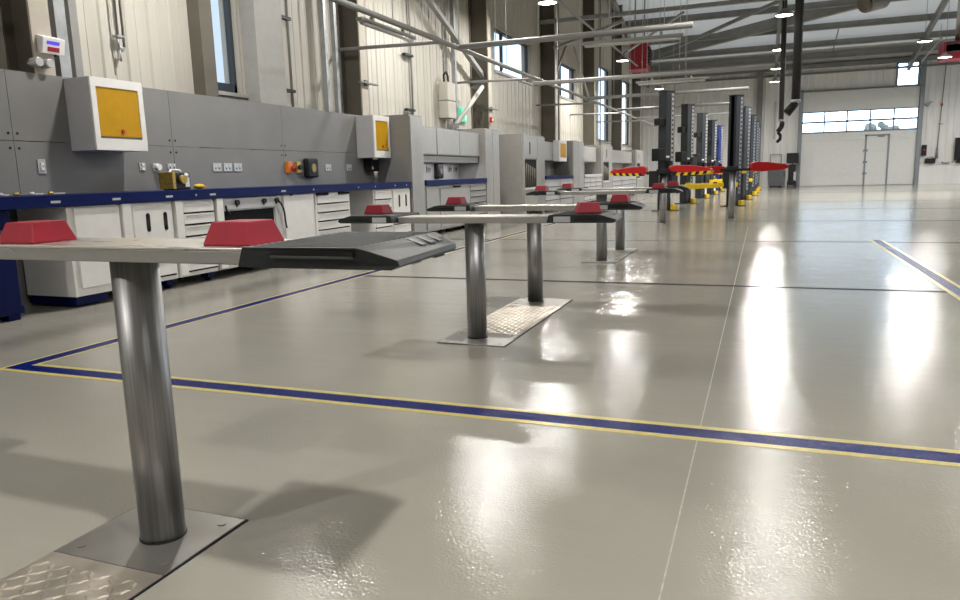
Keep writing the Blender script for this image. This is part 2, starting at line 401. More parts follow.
# rafters down the slope and the raking wind beam
def rafter(x, wd=.14, dp=.34):
    m = MB()
    ya, yb = RIDGE, YB-.2
    m.prism([(ya, roofz(ya)-.4), (yb, roofz(yb)-.4), (yb, roofz(yb)-.4-dp), (ya, roofz(ya)-.4-dp)], 'x', x-wd/2, x+wd/2)
    trim(m, M['beam'])
rafter(6.8); rafter(0.5); rafter(-6.3); rafter(13.0)
def bar(p0, p1, wd, dp, mname, k=True):
    p0, p1 = Vector(p0), Vector(p1); d_ = (p1-p0).normalized(); s_ = d_.cross(Vector((0, 0, 1))).normalized(); u_ = s_.cross(d_)
    vs = []
    for c in (p0, p1):
        for a, b in ((-1, -1), (1, -1), (1, 1), (-1, 1)): vs.append(c+s_*(a*wd/2)+u_*(b*dp/2))
    m = MB().add(vs, [(3,2,1,0),(4,5,6,7),(0,1,5,4),(1,2,6,5),(2,3,7,6),(3,0,4,7)])
    return trim(m, M[mname]) if k else m
bar((-5.6, 40.6, 7.05), (5.6, 35.6, 8.15), .3, .5, 'beam')
bar((-5.9, 40.9, 6.9), (2.0, 33.0, 8.2), .12, .14, 'beam')
for x, ya, yb in ((3.1, 40.6, 42.2), (3.1, 38.7, 40.6), (8.6, 40.6, 42.2), (10.3, 38.7, 40.6)):
    bar((x, ya, roofz(ya)-.25), (x, yb, roofz(yb)-.25), .05, .05, 'beam')
# tie beam across the hall from a wall column
trim(MB().box(-6.6, XR, 22.73, 22.83, 5.62, 5.74), M['galv'])
bar((-6.2, 22.9, 4.9), (-4.0, 22.8, 5.5), .09, .09, 'galv'); bar((-4.6, 26, 5.0), (-2.3, 23.0, 5.6), .06, .06, 'galv')
# wind bracing on the left wall
bar((-6.32, 13.6, 4.65), (-6.32, 17.0, 3.35), .1, .1, 'conduit')
bar((-6.3, 22.95, 3.75), (-6.3, 25.0, 5.4), .06, .06, 'conduit'); bar((-6.3, 26.0, 5.4), (-6.3, 28.55, 3.75), .06, .06, 'conduit')

# grey back panels over the workbench
PX = -6.2
for (ya, yb) in ((2.0, 4.66), (4.665, 6.55), (6.555, 8.6), (8.605, 11.12)):
    m = MB().box(PX-.03, PX, ya, yb, 0.0, 1.462).box(PX-.03, PX, ya, yb, 1.468, 2.075)
    for z in (1.40, 1.53):
        for yq in (ya+.04, yb-.04): m.cyl((PX-.004, yq, z), (PX+.004, yq, z), .012, 1, 8)
    trim(m, [M['panel'], M['black']])
trim(MB().box(-6.6, PX-.03, 2.0, 2.03, 0, 2.075).box(-6.25, PX-.03, 2.0, 11.1, 2.04, 2.06), M['panel'])

# floor markings and joints
def marking(x0, x1, y0, y1, along):
    m = MB(); e_ = .036
    if along == 'x':
        m.box(x0, x1, y0, y1, 0.0, .0012, 0); m.box(x0, x1, y0-e_, y0, 0, .0014, 1); m.box(x0, x1, y1, y1+e_, 0, .0014, 1)
    else:
        m.box(x0, x1, y0, y1, 0.0, .0012, 0); m.box(x0-e_, x0, y0, y1, 0, .0014, 1); m.box(x1, x1+e_, y0, y1, 0, .0014, 1)
    trim(m, [M['blueline'], M['yellowline']])
m = MB(); e_ = .036
# one L-shaped bay outline: cross line at y 2.87..2.97, long lines at x -4.15..-4.05 and 1.5..1.6
m.box(-4.15, 1.6, 2.87, 2.97, 0, .0012, 0); m.box(-4.15, -4.05, 2.97, 30, 0, .0012, 0); m.box(1.5, 1.6, 2.97, 11.6, 0, .0012, 0)
m.box(-4.15-e_, 1.6+e_, 2.87-e_, 2.87, 0, .0014, 1); m.box(-4.05, 1.5, 2.97, 2.97+e_, 0, .0014, 1)
m.box(-4.15-e_*.6, -4.15, 2.87, 30, 0, .0014, 1); m.box(-4.05, -4.05+e_*.6, 2.97+e_, 30, 0, .0014, 1)
m.box(1.5-e_, 1.5, 2.97+e_, 11.6, 0, .0014, 1); m.box(1.6, 1.6+e_, 2.87, 11.6, 0, .0014, 1)
trim(m, [M['blueline'], M['yellowline']])
for y in (6.9, 11.3, 15.7, 20.1, 24.5, 33.0): trim(MB().box(-4.05 if y < 7 else -5.4, 12, y-(.035 if y < 7 else .022), y+(.035 if y < 7 else .022), 0, .001), M['joint'])
trim(MB().box(-.2022, -.1978, .4, 14, 0, .0008), M['scratch'])

# ================================================================== LIGHTING FIXTURES
def highbay(x, y, z, label, hang, group=None, power=1.0):
    t = thing('high_bay_lamp', label, 'lamp', (x, y, z), 0, group)
    h = MB().lathe([(0.0, .16), (.07, .16), (.09, .1), (.2, .05), (.23, .0), (.22, -.005), (.2, .02), (0.0, .03)], (0, 0, 0))
    h.build('housing', M['conduit'], t)
    MB().lathe([(0, .012), (.2, .012), (.2, .004), (0, .004)], (0, 0, 0)).build('lens', M['lens'], t)
    MB().cyl((0, 0, .16), (0, 0, hang-z), .008, 0, 6).build('suspension_wire', M['conduit'], t)
    ld = bpy.data.lights.new('lamp_light', 'AREA'); ld.shape = 'DISK'; ld.size = .26; ld.energy = LAMP_W*power; ld.color = LAMP_COL
    lo = bpy.data.objects.new('lamp_light', ld); COL.objects.link(lo); lo.parent = t; lo.location = (0, 0, -.012)
LZ = 4.8
def rowname(x): return {-4.6: 'left', .38: 'middle', 4.6: 'right', 9.4: 'far right'}[x]
for x, ys_ in ((-4.6, (-2.7, 6.3, 12.2, 16.5, 26.0, 35.7)), (.38, (1.0, 11.2, 20.6, 26.4, 31.3, 35.9)),
               (4.6, (-2.0, 7.7, 17.4, 27.1)), (9.4, (2.4, 12.0, 21.5, 31.0, 38.0))):
    for k, y in enumerate(ys_):
        vis = (x == -4.6 and y in (16.5, 26.0, 35.7)) or (x == .38 and y > 20) or (x == 4.6 and y == 27.1)
        lab = {(-4.6, 16.5): 'bright round high bay lamp nearest of the left row, above the high window',
               (-4.6, 26.0): 'bright round high bay lamp in front of the red heater box on the left',
               (-4.6, 35.7): 'bright round high bay lamp just above the first charcoal lift column',
               (.38, 20.6): 'topmost of the four high bay lamps stacked beside the black hoses',
               (.38, 26.4): 'second from top of the four high bay lamps beside the black hoses',
               (.38, 31.3): 'third from top of the four high bay lamps beside the black hoses',
               (.38, 35.9): 'lowest of the four high bay lamps beside the black hoses',
               (4.6, 27.1): 'bright round high bay lamp over the door, left of the small square window'}.get((x, y))
        pw = {-4.6: 1.2, .38: .85, 4.6: .45, 9.4: .45}[x]*(1.35 if (x, y) == (.38, 1.0) else 1) if y < 20 else (1.0 if y < 25 else 1.7)
        hg_ = 5.0 if x == -4.6 and y < 29 else roofz(y)-.02
        px_ = x
        if (x, y) == (.38, 1.0): px_, y = .72, .64
        if lab: highbay(x, y, LZ, lab, hg_, power=pw)
        else: highbay(px_, y, LZ, 'round high bay lamp of the %s row hanging outside the picture' % rowname(x), hg_, 'high bay lamps of the %s row out of view' % rowname(x), pw)
highbay(5.58, 29.2, 4.53, 'bright round high bay lamp hanging in front of the red louvred heater', roofz(29.2)-.02, power=1.5)
t = thing('lamp_conduit', 'thin grey conduit along the left wall that carries the high bay lamps', 'conduit', (-4.6, 2, 5.0))
MB().cyl((0, -6, .03), (0, 27.2, .03), .03).build('pipe', M['conduit'], t)
for y in (4, 12, 20, 26.5): MB().cyl((0, y, .03), (0, y, roofz(y+2)-5.02), .008, 0, 6).build('suspension_wire', M['conduit'], t)

# ================================================================== IN-GROUND LIFTS
def frustum(mb, cx, cy, z0, z1, a, b, m=0):
    vs = [(cx-a, cy-a, z0), (cx+a, cy-a, z0), (cx+a, cy+a, z0), (cx-a, cy+a, z0), (cx-b, cy-b, z1), (cx+b, cy-b, z1), (cx+b, cy+b, z1), (cx-b, cy+b, z1)]
    mb.add(vs, [(3,2,1,0),(4,5,6,7),(0,1,5,4),(1,2,6,5),(2,3,7,6),(3,0,4,7)], m)
def block(x, y, z, label, rz=0):
    m = MB(); frustum(m, 0, 0, .0005, .060, .074, .055)
    o = m.build('lifting_block', M['rubber'], bevel=.004); o.location = (x, y, z); o.rotation_euler = (0, 0, rz)
    tag(o, label, 'rubber block')
def beam_lift(label, posts, zt, py0, py1, px0, px1, slot, pm_='tread', em_='plate'):
    ox, oy = posts[0]
    t = thing('in_ground_lift', label, 'car lift', (ox, oy, 0))
    X = lambda v: v-ox
    Yl = lambda v: v-oy
    # pit cover
    fr_ = MB().box(X(px0-.006), X(px1+.006), Yl(py0-.006), Yl(py1+.006), 0, .0025)
    fr_.build('pit_frame', M['joint'], t)
    ye0, ye1 = py0+.34, py1-.34
    ck = MB().box(X(px0), X(px1), Yl(ye0+.003), Yl(ye1-.003), .001, .006)
    step = .047; r_ = 0
    yq = ye0+.03
    while yq < ye1-.03:
        xq = px0+.03; c_ = 0
        while xq < px1-.025:
            s_ = 1 if (r_+c_) % 2 else -1
            a, b = .025, .0105
            ca, sa = math.cos(s_*PI/4), math.sin(s_*PI/4)
            P_ = lambda u, v, z: (X(xq)+u*ca-v*sa, Yl(yq)+u*sa+v*ca, z)
            ck.add([P_(-a, 0, .006), P_(0, -b, .006), P_(a, 0, .006), P_(0, b, .006), P_(-a*.5, 0, .0095), P_(0, -b*.5, .0095), P_(a*.5, 0, .0095), P_(0, b*.5, .0095)],
                   [(4,5,6,7),(0,1,5,4),(1,2,6,5),(2,3,7,6),(3,0,4,7)])
            xq += step*.8; c_ += 1
        yq += step*.8; r_ += 1
    ck.build('checker_plate', M[pm_], t)
    for a, b in ((py0, ye0), (ye1, py1)):
        ep = MB().box(X(px0), X(px1), Yl(a), Yl(b), .001, .006)
        eo = ep.build('end_plate', M[em_], t, bevel=.002)
        for sx in (px0+.05, px1-.05):
            for sy in (a+.05, b-.05):
                MB().cyl((X(sx), Yl(sy), .006), (X(sx), Yl(sy), .0085), .013, 0, 12).build('screw', M['plate'], eo)
    for k, (x, y) in enumerate(posts):
        lx, ly = X(x), Yl(y)
        pm = MB().cyl((lx, ly, .002), (lx, ly, zt-.04), .064, 0, 40)
        po = pm.build('piston', M['chrome'], t)
        MB().lathe([(.0645, .0), (.067, .0), (.067, .002), (.0645, .003)], (lx, ly, .006)).build('piston_seal', M['black'], po)
        bm_ = MB()
        z0, z1 = zt-.042, zt
        bm_.box(lx-.52, lx+.52, ly-.122, ly+.122, z1-.008, z1, 0)
        bm_.prism([(lx-.52, z0), (lx+.52, z0), (lx+.52, z1-.008), (lx-.52, z1-.008)], 'y', ly-.12, ly-.112, 1)
        bm_.prism([(lx-.52, z0), (lx+.52, z0), (lx+.52, z1-.008), (lx-.52, z1-.008)], 'y', ly+.112, ly+.12, 1)
        bm_.box(lx-.47, lx+.47, ly-.112, ly+.112, z0+.004, z1-.008, 1)
        bo = bm_.build('cross_beam', [M['beamplate'], M['beamside']], t, bevel=.0025)
        lx = X(x)
        for sgn in (-1, 1):      # pressed recess towards each end
            MB().prism([(lx+sgn*.30, z0+.004), (lx+sgn*.325, z1-.010), (lx+sgn*.50, z1-.010), (lx+sgn*.50, z0+.004)], 'y', ly-.1245, ly-.1195).build('end_slide', M['beamside'], bo)
        for sgn in (-1, 1):
            sh = 0 if slot == 'slot' else (.06 if sgn < 0 else .035*k)
            lx = X(x)-sgn*sh
            prof = [(.535, z0+.009), (.55, z1+.012), (.845, z1+.013), (.875, z1+.006), (.94, z1-.014), (.945, z1-.026), (.925, z0+.007), (.58, z0+.007)]
            w2 = .212
            pd = MB()
            pl = [(lx+sgn*px_, pz) for px_, pz in prof]
            # chamfered plan: body plus narrower nose
            vs = []
            for px_, pz in prof:
                ins = .0 if px_ < .85 else (px_-.85)/.095
                vs.append((lx+sgn*px_, ly-w2+ins*.012, pz))
            for px_, pz in prof:
                ins = .0 if px_ < .84 else (px_-.84)/.105
                vs.append((lx+sgn*(px_-.035*ins), ly+w2-ins*.02, pz))
            n_ = len(prof)
            pd.add(vs, [tuple(range(n_)), tuple(range(n_, 2*n_))[::-1]] + [(i, (i+1) % n_, n_+(i+1) % n_, n_+i) for i in range(n_)])
            # opening under the pad so that it grips the beam is hidden; raised rim and grip rows on top
            for q in range(16):
                yq = ly-w2+.02+q*(2*w2-.04)/15
                pd.box(lx+sgn*.57, lx+sgn*.84, yq-.004, yq+.004, z1+.012, z1+.0145)
            po_ = pd.build('end_pad', M['pad'], t, bevel=.004)
            for q in range(3):   # lighter ribs across the sloping nose
                yq = ly+.02+q*.055; t_ = .55+.13*q
                xa_, xb_ = lx+sgn*(.858-.0067*t_), lx+sgn*(.905-.021*t_)
                MB().prism([(xa_, z1+.0112), (xb_, z1-.0015), (xb_, z1-.01), (xa_, z1+.002)], 'y', yq, yq+.022).build('nose_rib', M['padlight'], po_)
            if slot == 'slot':
                MB().prism([(lx+sgn*.62, z1-.006), (lx+sgn*.635, z1+.005), (lx+sgn*.84, z1+.005), (lx+sgn*.84, z1-.006)], 'y', ly-w2-.002, ly-w2+.002).build('side_slot', M['black'], po_)
                MB().box(lx+sgn*.63, lx+sgn*.84, ly-w2-.006, ly-w2+.002, z1-.011, z1-.006).build('slot_lip', M['padlight'], po_)
            else:
                MB().box(lx+sgn*.58, lx+sgn*.68, ly-w2-.003, ly-w2+.004, z1-.03, z1+.003).build('label_plate', M['offwhite'] if sgn < 0 else M['rack'], po_)
                MB().box(lx+sgn*.70, lx+sgn*.84, ly-w2-.002, ly-w2+.002, z1-.016, z1-.006).build('side_slot', M['black'], po_)
            for q in (.0, .14): MB().box(lx+sgn*.85, lx+sgn*.885, ly+q-.02, ly+q+.03, z0-.003, z0+.012).build('pad_foot', M['black'], po_)
    return t
beam_lift('nearest in-ground lift with steel cross beam, red blocks and dark end pad', [(-1.65, 1.555), (-1.65, .215)], .892, .0, 1.715, -1.885, -1.475, 'slot')
beam_lift('second in-ground lift, two chrome pistons on one checkered cover plate', [(-1.705, 4.33), (-1.735, 5.76)], .800, 4.13, 5.88, -1.90, -1.45, 'plate')
beam_lift('third in-ground lift, farthest with dark pads, in front of the red swing arms', [(-1.76, 8.62), (-1.77, 9.9)], .835, 8.42, 10.06, -1.96, -1.56, 'plate', 'dullplate', 'dullplate')
block(-2.0, 1.54, .892, 'red rubber block on the nearest beam at the left picture edge')
block(-1.25, 1.54, .892, 'red rubber block on the nearest beam beside its dark end pad')
block(-2.40, 4.34, .816, 'red rubber block on the left pad of the second lift, front beam')
block(-.965, 4.31, .816, 'large red rubber block on the right pad of the second lift, front beam', .38)
block(-2.43, 5.77, .816, 'red rubber block on the left pad of the second lift, rear beam')
block(-1.03, 5.77, .816, 'red rubber block on the right pad of the second lift, rear beam')
block(-2.50, 8.63, .851, 'red rubber block on the left pad of the third lift, front beam')
block(-1.10, 8.63, .851, 'red rubber block on the right pad of the third lift, front beam')
block(-2.5, 9.91, .851, 'red rubber block on the left pad of the third lift, rear beam')
block(-1.08, 9.91, .851, 'red rubber block on the right pad of the third lift, rear beam')

# swing arm lift: two pistons, red arms with hazard edge
def red_arm(parent, p0, p1, h0, h1, wd, stripes):
    p0, p1 = Vector(p0), Vector(p1); L = (p1-p0).length; ang = math.atan2(p1.y-p0.y, p1.x-p0.x)
    a = MB().prism([(0, -h0*.42), (L*.3, -h0*.5), (L*.85, -h0*.38), (L, -h0*.2), (L, h0*.05), (L*.85, h0*.22), (L*.45, h0*.45), (L*.15, h0*.5), (0, h0*.38)], 'y', -wd/2, wd/2)
    o = a.build('swing_arm', M['redarm'], parent, bevel=.01); o.location = p0; o.rotation_euler = (0, 0, ang)
    if stripes:
        st = MB(); n_ = 10
        for k in range(n_):
            x0 = L*(.08+.9*k/n_); x1 = L*(.08+.9*(k+1)/n_)
            for ysd in (-wd/2-.003, wd/2+.001):
                zz = -h0*.5+h0*.14*max(0, (k/n_-.3))/.7
                st.add([(x0+.01, ysd, zz-.015), (x1+.01, ysd, zz-.015), (x1+.04, ysd, zz+.04), (x0+.04, ysd, zz+.04), (x0+.01, ysd+.002, zz-.015), (x1+.01, ysd+.002, zz-.015), (x1+.04, ysd+.002, zz+.04), (x0+.04, ysd+.002, zz+.04)],
                       [(0,1,2,3),(4,7,6,5),(0,4,5,1),(1,5,6,2),(2,6,7,3),(3,7,4,0)], k % 2)
        st.build('hazard_edge', [M['black'], M['yelarm']], o)
    pdm = MB().cyl((L-.06, 0, 0.0), (L-.06, 0, .05), .05, 0, 14, .04); pdm.build('arm_pad', M['rubber'], o)
t = thing('swing_arm_lift', 'in-ground lift with two pistons and red swing arms with hazard striped edges', 'car lift', (-1.82, 14.95, 0))
for (lx, ly, zz) in ((0, 0, .98), (1.25, 1.38, 1.0)):
    po = MB().cyl((lx, ly, 0), (lx, ly, zz), .068, 0, 28).build('piston', M['chrome'], t)
    MB().lathe([(.07, 0), (.1, 0), (.1, .008), (.07, .014)], (lx, ly, .0)).build('piston_seal', M['plate'], po)
    MB().box(lx-.32, lx+.34, ly-.12, ly+.12, zz, zz+.055).box(lx-.12, lx+.12, ly-.16, ly+.16, zz+.02, zz+.1).build('carriage', M['black'], t, bevel=.01)
MB().box(-.27, -.09, -.14, .12, .62, 1.05).build('drive_box', M['black'], t, bevel=.01)
red_arm(t, (-.32, 0, 1.06), (-1.05, .1, .98), .18, .03, .16, True)
red_arm(t, (.12, 0, 1.06), (.92, -.2, 1.0), .19, .02, .16, True)
red_arm(t, (1.05, 1.38, 1.04), (.35, .95, 1.02), .16, .03, .16, False)
red_arm(t, (1.59, 1.38, 1.08), (2.3, 1.7, 1.03), .2, .03, .17, False)

# ================================================================== TWO POST LIFTS
def two_post(x, y, label, body, armz, h=3.05):
    t = thing('two_post_lift', label, 'car lift', (x, y, 0), math.radians(54))
    Wd = 2.76
    for k in (0, 1):
        cx = k*Wd; s = 1 if k == 0 else -1
        c = MB()
        # open C section: web outside, two side plates, lips
        c.box(cx-s*.16, cx-s*.145, -.13, .13, .02, h, 0)
        for yy_ in (-.13, .118): c.box(cx-s*.16, cx+s*.14, yy_, yy_+.012, .02, h, 0)
        c.box(cx+s*.128, cx+s*.14, -.13, -.06, .02, h, 0); c.box(cx+s*.128, cx+s*.14, .06, .13, .02, h, 0)
        co = c.build('column', body, t)
        MB().box(cx-.17, cx+.15, -.14, .14, h, h+.02).build('top_cap', M['black'], co)
        MB().box(cx-.26, cx+.26, -.24, .24, 0, .02).build('base_plate', M['col'], co)
        # light rack with slots along the side plate
        rk = MB(); rk.box(cx+.03, cx+.115, -.139, -.131, .35, h-.05, 0)
        for q in range(22): rk.box(cx+.045, cx+.1, -.1415, -.138, .42+q*.118, .42+q*.118+.05, 1)
        rk.build('rack', [M['rack'] if k == 0 else M['framelight'], M['black']], co)
        yg = MB(); yg.box(cx+.04, cx+.2, -.24, -.14, .02, .16)
        yg.build('foot_guard', M['yelarm'], co, bevel=.008)
        if k == 0: MB().box(cx+.05, cx+.14, -.15, -.131, .16, .62).build('cover_plate', M['white'], co)
        if k == 0: MB().box(cx-.14, cx-.02, -.136, -.131, 1.38, 1.43).build('label_plate', M['white'], co)
        ca = MB().box(cx+s*.02, cx+s*.24, -.2, .2, armz-.1, armz+.5); ca.build('carriage', M['col'], t, bevel=.01)
        for sg in (-1, 1):
            a = MB(); L = 1.05
            a.prism([(0, -.06), (L, -.03), (L, .05), (L*.5, .07), (0, .07)], 'y', -.07, .07)
            a.cyl((L-.06, 0, .05), (L-.06, 0, .09), .06, 0, 14)
            ao = a.build('arm', M['yelarm'], t, bevel=.008); ao.location = (cx+s*.2, sg*.2, armz)
            ao.rotation_euler = (0, 0, (0 if s > 0 else PI)+s*sg*math.radians(38))
            MB().cyl((L-.06, 0, .09), (L-.06, 0, .12), .05, 0, 14).build('arm_pad', M['black'], ao)
    mb = MB().box(-.42, -.17, -.14, .12, 1.3, 1.62); mb.build('motor', M['black'], t, bevel=.02)
    MB().box(-.36, -.17, -.1, .1, 2.2, 2.38).build('switch_box', M['black'], t, bevel=.01)
    MB().box(-.1, 0.02, -.22, -.13, 1.1, 1.3).build('control_panel', M['black'], t, bevel=.01)
    return t
two_post(-2.36, 19.85, 'nearest charcoal two post lift with yellow arms held low', M['col'], .6)
two_post(-2.22, 24.1, 'second charcoal two post lift, behind the nearest one', M['col'], .95)
two_post(-2.08, 28.2, 'third charcoal two post lift in the row', M['col'], .6)
two_post(-2.0, 32.4, 'fourth charcoal two post lift in the row', M['col'], .9)
two_post(-1.95, 36.6, 'last two post lift in the row, with blue posts', M['colblue'], .6)

# ================================================================== WORKBENCH
FX = -5.5
t = thing('worktop', 'long blue worktop over the white cabinets below the grey panels', 'worktop', (0, 0, 0))
MB().box(PX, FX+.02, 2.2, 11.1, .885, .985).build('top', M['worktop'], t, bevel=.004)
for y in (4.42, 5.04, 5.68, 6.3, 7.55):
    MB().box(FX+.02, FX+.0215, y-.045, y+.045, .918, .938).build('edge_label', M['offwhite'], t)
for y in (6.05, 8.2, 9.35, 9.85, 10.5, 10.9):
    MB().cyl((FX+.02, y, .93), (FX+.023, y, .93), .012, 0, 10).build('bolt', M['rack'], t)
def cab(name, label, y0, y1, m='white', z0=.1, z1=.88, feet=True, cat='cabinet', xf=FX):
    t = thing(name, label, cat, (xf, (y0+y1)/2, 0))
    hw = (y1-y0)/2
    MB().box(-.62, -.02, -hw, hw, z0, z1).build('body', M[m], t, bevel=.004)
    if feet:
        for yy_ in (hw-.06,):
            for xx in (-.12, -.5):
                f = MB().box(xx-.05, xx+.05, yy_-.05, yy_+.05, .045, z0); f.cyl((xx, yy_-.02, .04), (xx, yy_+.02, .04), .04, 0, 14)
                f.build('castor', M['bluedark'], t)
    return t, hw
def door_part(t, y0, y1, z0, z1, m='white', handle=None):
    o = MB().box(-.02, 0, y0, y1, z0, z1).build('door', M[m], t, bevel=.003)
    if handle:
        for (hy, hz0, hz1) in handle:
            hm = MB(); hm.box(-.001, .006, hy-.022, hy+.022, hz0+.022, hz1-.022)
            for hz in (hz0+.022, hz1-.022): hm.cyl((-.001, hy, hz), (.006, hy, hz), .022, 0, 16)
            hm.build('handle', M['black'], o)
    return o
def drawers(t, y0, y1, z0, z1, n, m='white'):
    hgt = (z1-z0)/n
    for k in range(n):
        a = z0+k*hgt
        o = MB().box(-.02, 0, y0, y1, a+.018, a+hgt-.004).build('drawer', M[m], t, bevel=.003)
        MB().prism([(-.012, a+hgt-.02), (.010, a+hgt-.012), (.010, a+hgt-.006), (-.012, a+hgt-.004)], 'y', y0+.02, y1-.02).build('pull_lip', M[m], o)
        MB().box(-.021, -.006, y0+.005, y1-.005, a+.002, a+.017).build('finger_gap', M['void'], o)  # dark strip painted as the shade between drawers
t, hw = cab('tool_cabinet', 'blank white tool cabinet leftmost under the blue worktop', 4.54, 5.09, feet=False)
door_part(t, -hw+.06, hw-.02, .17, .86)
t, hw = cab('tool_cabinet', 'white tool cabinet with two black slot handles side by side, under the long worktop', 5.1, 5.74)
MB().box(-.02, .012, -hw, -hw+.1, .12, .88).build('end_post', M['white'], t, bevel=.003)
o = door_part(t, -hw+.13, hw-.03, .5, .85, handle=[(-.02, .6, .78), (.2, .6, .78)])
drawers(t, -hw+.13, hw-.03, .14, .49, 2)
t, hw = cab('drawer_cabinet', 'white drawer cabinet between the slot handled cabinet and the grey test unit', 5.76, 6.33)
MB().box(-.02, .012, -hw, -hw+.1, .12, .88).build('end_post', M['white'], t, bevel=.003)
drawers(t, -hw+.12, hw-.01, .14, .86, 6)
t, hw = cab('service_unit', 'grey service unit with black knobs and a dark open recess under the worktop', 6.36, 7.54, 'offwhite')
MB().box(-.02, .012, -hw, -hw+.1, .12, .88).build('end_post', M['white'], t, bevel=.003)
MB().box(-.03, .0, -hw+.1, hw-.02, .75, .87).build('fascia', M['offwhite'], t, bevel=.004)
MB().box(-.03, -.016, -hw+.14, hw-.17, .16, .735).build('recess', M['void'], t)  # flat dark sheet in place of the shaded open recess
MB().box(-.02, 0, hw-.15, hw-.02, .12, .75).build('side_panel', M['offwhite'], t, bevel=.004)
for yk in (-.26, .22, .46):
    kn = MB().cyl((0, yk, .825), (.03, yk, .825), .03, 0, 16); kn.cyl((0, yk, .79), (.012, yk, .79), .012, 0, 10); kn.build('knob', M['black'], t)
pts = [(.03, .46, .825)]+[(.04+.01*math.sin(k), .46+.12*math.sin(min(1, k/5)*PI/2), .825-.05*k+.0*k) for k in range(1, 8)]
MB().tube(pts, .011).build('hose', M['black'], t)
MB().tube([(.01, -hw+.14, .80), (.012, -hw+.15, .74), (.012, -hw+.2, .70)], .01).build('cable', M['black'], t)
t, hw = cab('tool_cabinet', 'tall plain white cabinet door between grey service unit and drawers', 7.56, 8.25)
door_part(t, -hw+.01, hw-.04, .13, .865)
MB().box(-.01, .004, -hw+.16, -hw+.2, .865, .88).build('catch', M['black'], t)
t, hw = cab('drawer_cabinet', 'white drawer cabinet with five wide drawers beside the open gap', 8.28, 9.15)
drawers(t, -hw+.03, hw-.05, .14, .84, 6)
MB().box(-.022, .001, -hw+.02, -hw+.3, .845, .878).build('dark_slot', M['void'], t); MB().box(-.022, .001, hw-.3, hw-.02, .845, .878).build('dark_slot', M['void'], t)
t, hw = cab('drawer_cabinet', 'small white drawer cabinet right of the gap under the worktop', 9.84, 10.42)
drawers(t, -hw+.03, hw-.02, .14, .86, 5)
t, hw = cab('tool_cabinet', 'white slot handled cabinet at the right end of the long worktop', 10.44, 11.08)
door_part(t, -hw+.02, hw-.03, .46, .85, handle=[(-.1, .58, .78), (.14, .58, .78)])
drawers(t, -hw+.02, hw-.03, .14, .45, 2)
# blue trestle at the left end
t = thing('bench_end', 'dark blue bench end panel at the left picture edge under the worktop', 'bench end', (-5.75, 3.70, 0))
MB().box(-.4, .2, -.4, .36, .1, .88).build('side_panel', M['bluedark'], t, bevel=.004)
MB().box(-.4, .2, -.42, .38, .05, .11).build('foot_rail', M['bluedark'], t, bevel=.004)
for yy_ in (-.35, .3): MB().box(.08, .18, yy_-.05, yy_+.05, 0, .06).build('foot', M['bluedark'], t)
t = thing('plinth', 'low blue plinth below the leftmost white cabinet', 'plinth', (-5.8, 4.84, 0))
MB().box(-.3, .25, -.28, .05, 0.02, .1).build('skirt', M['bluedark'], t, bevel=.004)
MB().box(.13, .17, -.02, .02, 0, .03).build('foot', M['bluedark'], t)

# wall cabinets with yellow shutters
def ycab(label, y0, y1, z0=1.385, z1=2.06, xb=PX, xf=-5.87):
    t = thing('wall_cabinet', label, 'wall cabinet', (xb, (y0+y1)/2, z0)); hw = (y1-y0)/2; h = z1-z0; d_ = xf-xb
    MB().box(.0, d_-.02, -hw, hw, 0, h).build('body', M['offwhite'], t, bevel=.004)
    f = MB().box(d_-.02, d_, -hw, hw, 0, .11).box(d_-.02, d_, -hw, hw, h-.08, h).box(d_-.02, d_, -hw, -hw+.06, .11, h-.08).box(d_-.02, d_, hw-.06, hw, .11, h-.08)
    f.build('front_frame', M['white'], t, bevel=.003)
    s = MB().box(d_-.022, d_-.008, -hw+.06, hw-.06, .13, h-.08).box(d_-.01, d_+.002, -hw+.06, hw-.06, .13, .165)
    so = s.build('shutter', M['yellow'], t, bevel=.002)
    MB().box(d_-.02, d_-.004, -hw+.06, hw-.06, .11, .13).build('shutter_rail', M['beam'], so)
    MB().box(d_, d_+.012, .0, .03, .165, .2).build('shutter_lock', M['redp'], so)
ycab('white wall cabinet with yellow shutter, nearest on the left grey panel', 5.24, 5.86)
ycab('smaller looking white wall cabinet with yellow shutter beside the first tall grey locker', 10.6, 11.14)

# sockets on the grey panel
def plate_sock(label, y, z, kind, w2=.045, h2=.045):
    t = thing('wall_socket', label, 'socket', (PX, y, z))
    MB().box(0, .01, -w2, w2, -h2, h2).build('face_plate', M['rack'], t, bevel=.002)
    if kind == 'rocker':
        for dz in (-.022, .022): MB().box(.01, .02, -.018, .018, dz-.014, dz+.014).build('rocker', M['white'], t, bevel=.002)
    elif kind == 'double':
        for dy in (-.03, .03):
            MB().box(.01, .016, dy-.01, dy+.01, .008, .026).build('switch', M['white'], t)
            MB().box(.01, .0115, dy-.008, dy+.008, -.026, -.004).build('socket_slot', M['black'], t)
    elif kind == 'plug':
        MB().cyl((.01, 0, 0), (.06, 0, .0), .034, 0, 16).build('plug', M['white'], t)
        MB().tube([(.05, 0, -.02), (.06, .005, -.09), (.04, .015, -.16), (.02, .02, -.24)], .007).build('cable', M['beam'], t)
    return t
plate_sock('small switch plate with two rockers left of the yellow wall cabinet', 4.9, 1.24, 'rocker', .04, .065)
plate_sock('square switch plate left of the plug, below the yellow wall cabinet', 6.08, 1.24, 'rocker', .042, .042)
plate_sock('wall socket with white plug and cable above the worktop tool', 6.27, 1.235, 'plug')
plate_sock('socket plate just above the black and gold tool', 6.5, 1.245, 'double', .06, .03)
plate_sock('leftmost double socket in the row of three on the grey panel', 7.24, 1.235, 'double', .075, .05)
plate_sock('middle double socket in the row of three on the grey panel', 7.43, 1.235, 'double', .075, .05)
plate_sock('rightmost double socket in the row of three on the grey panel', 7.62, 1.235, 'double', .075, .05)
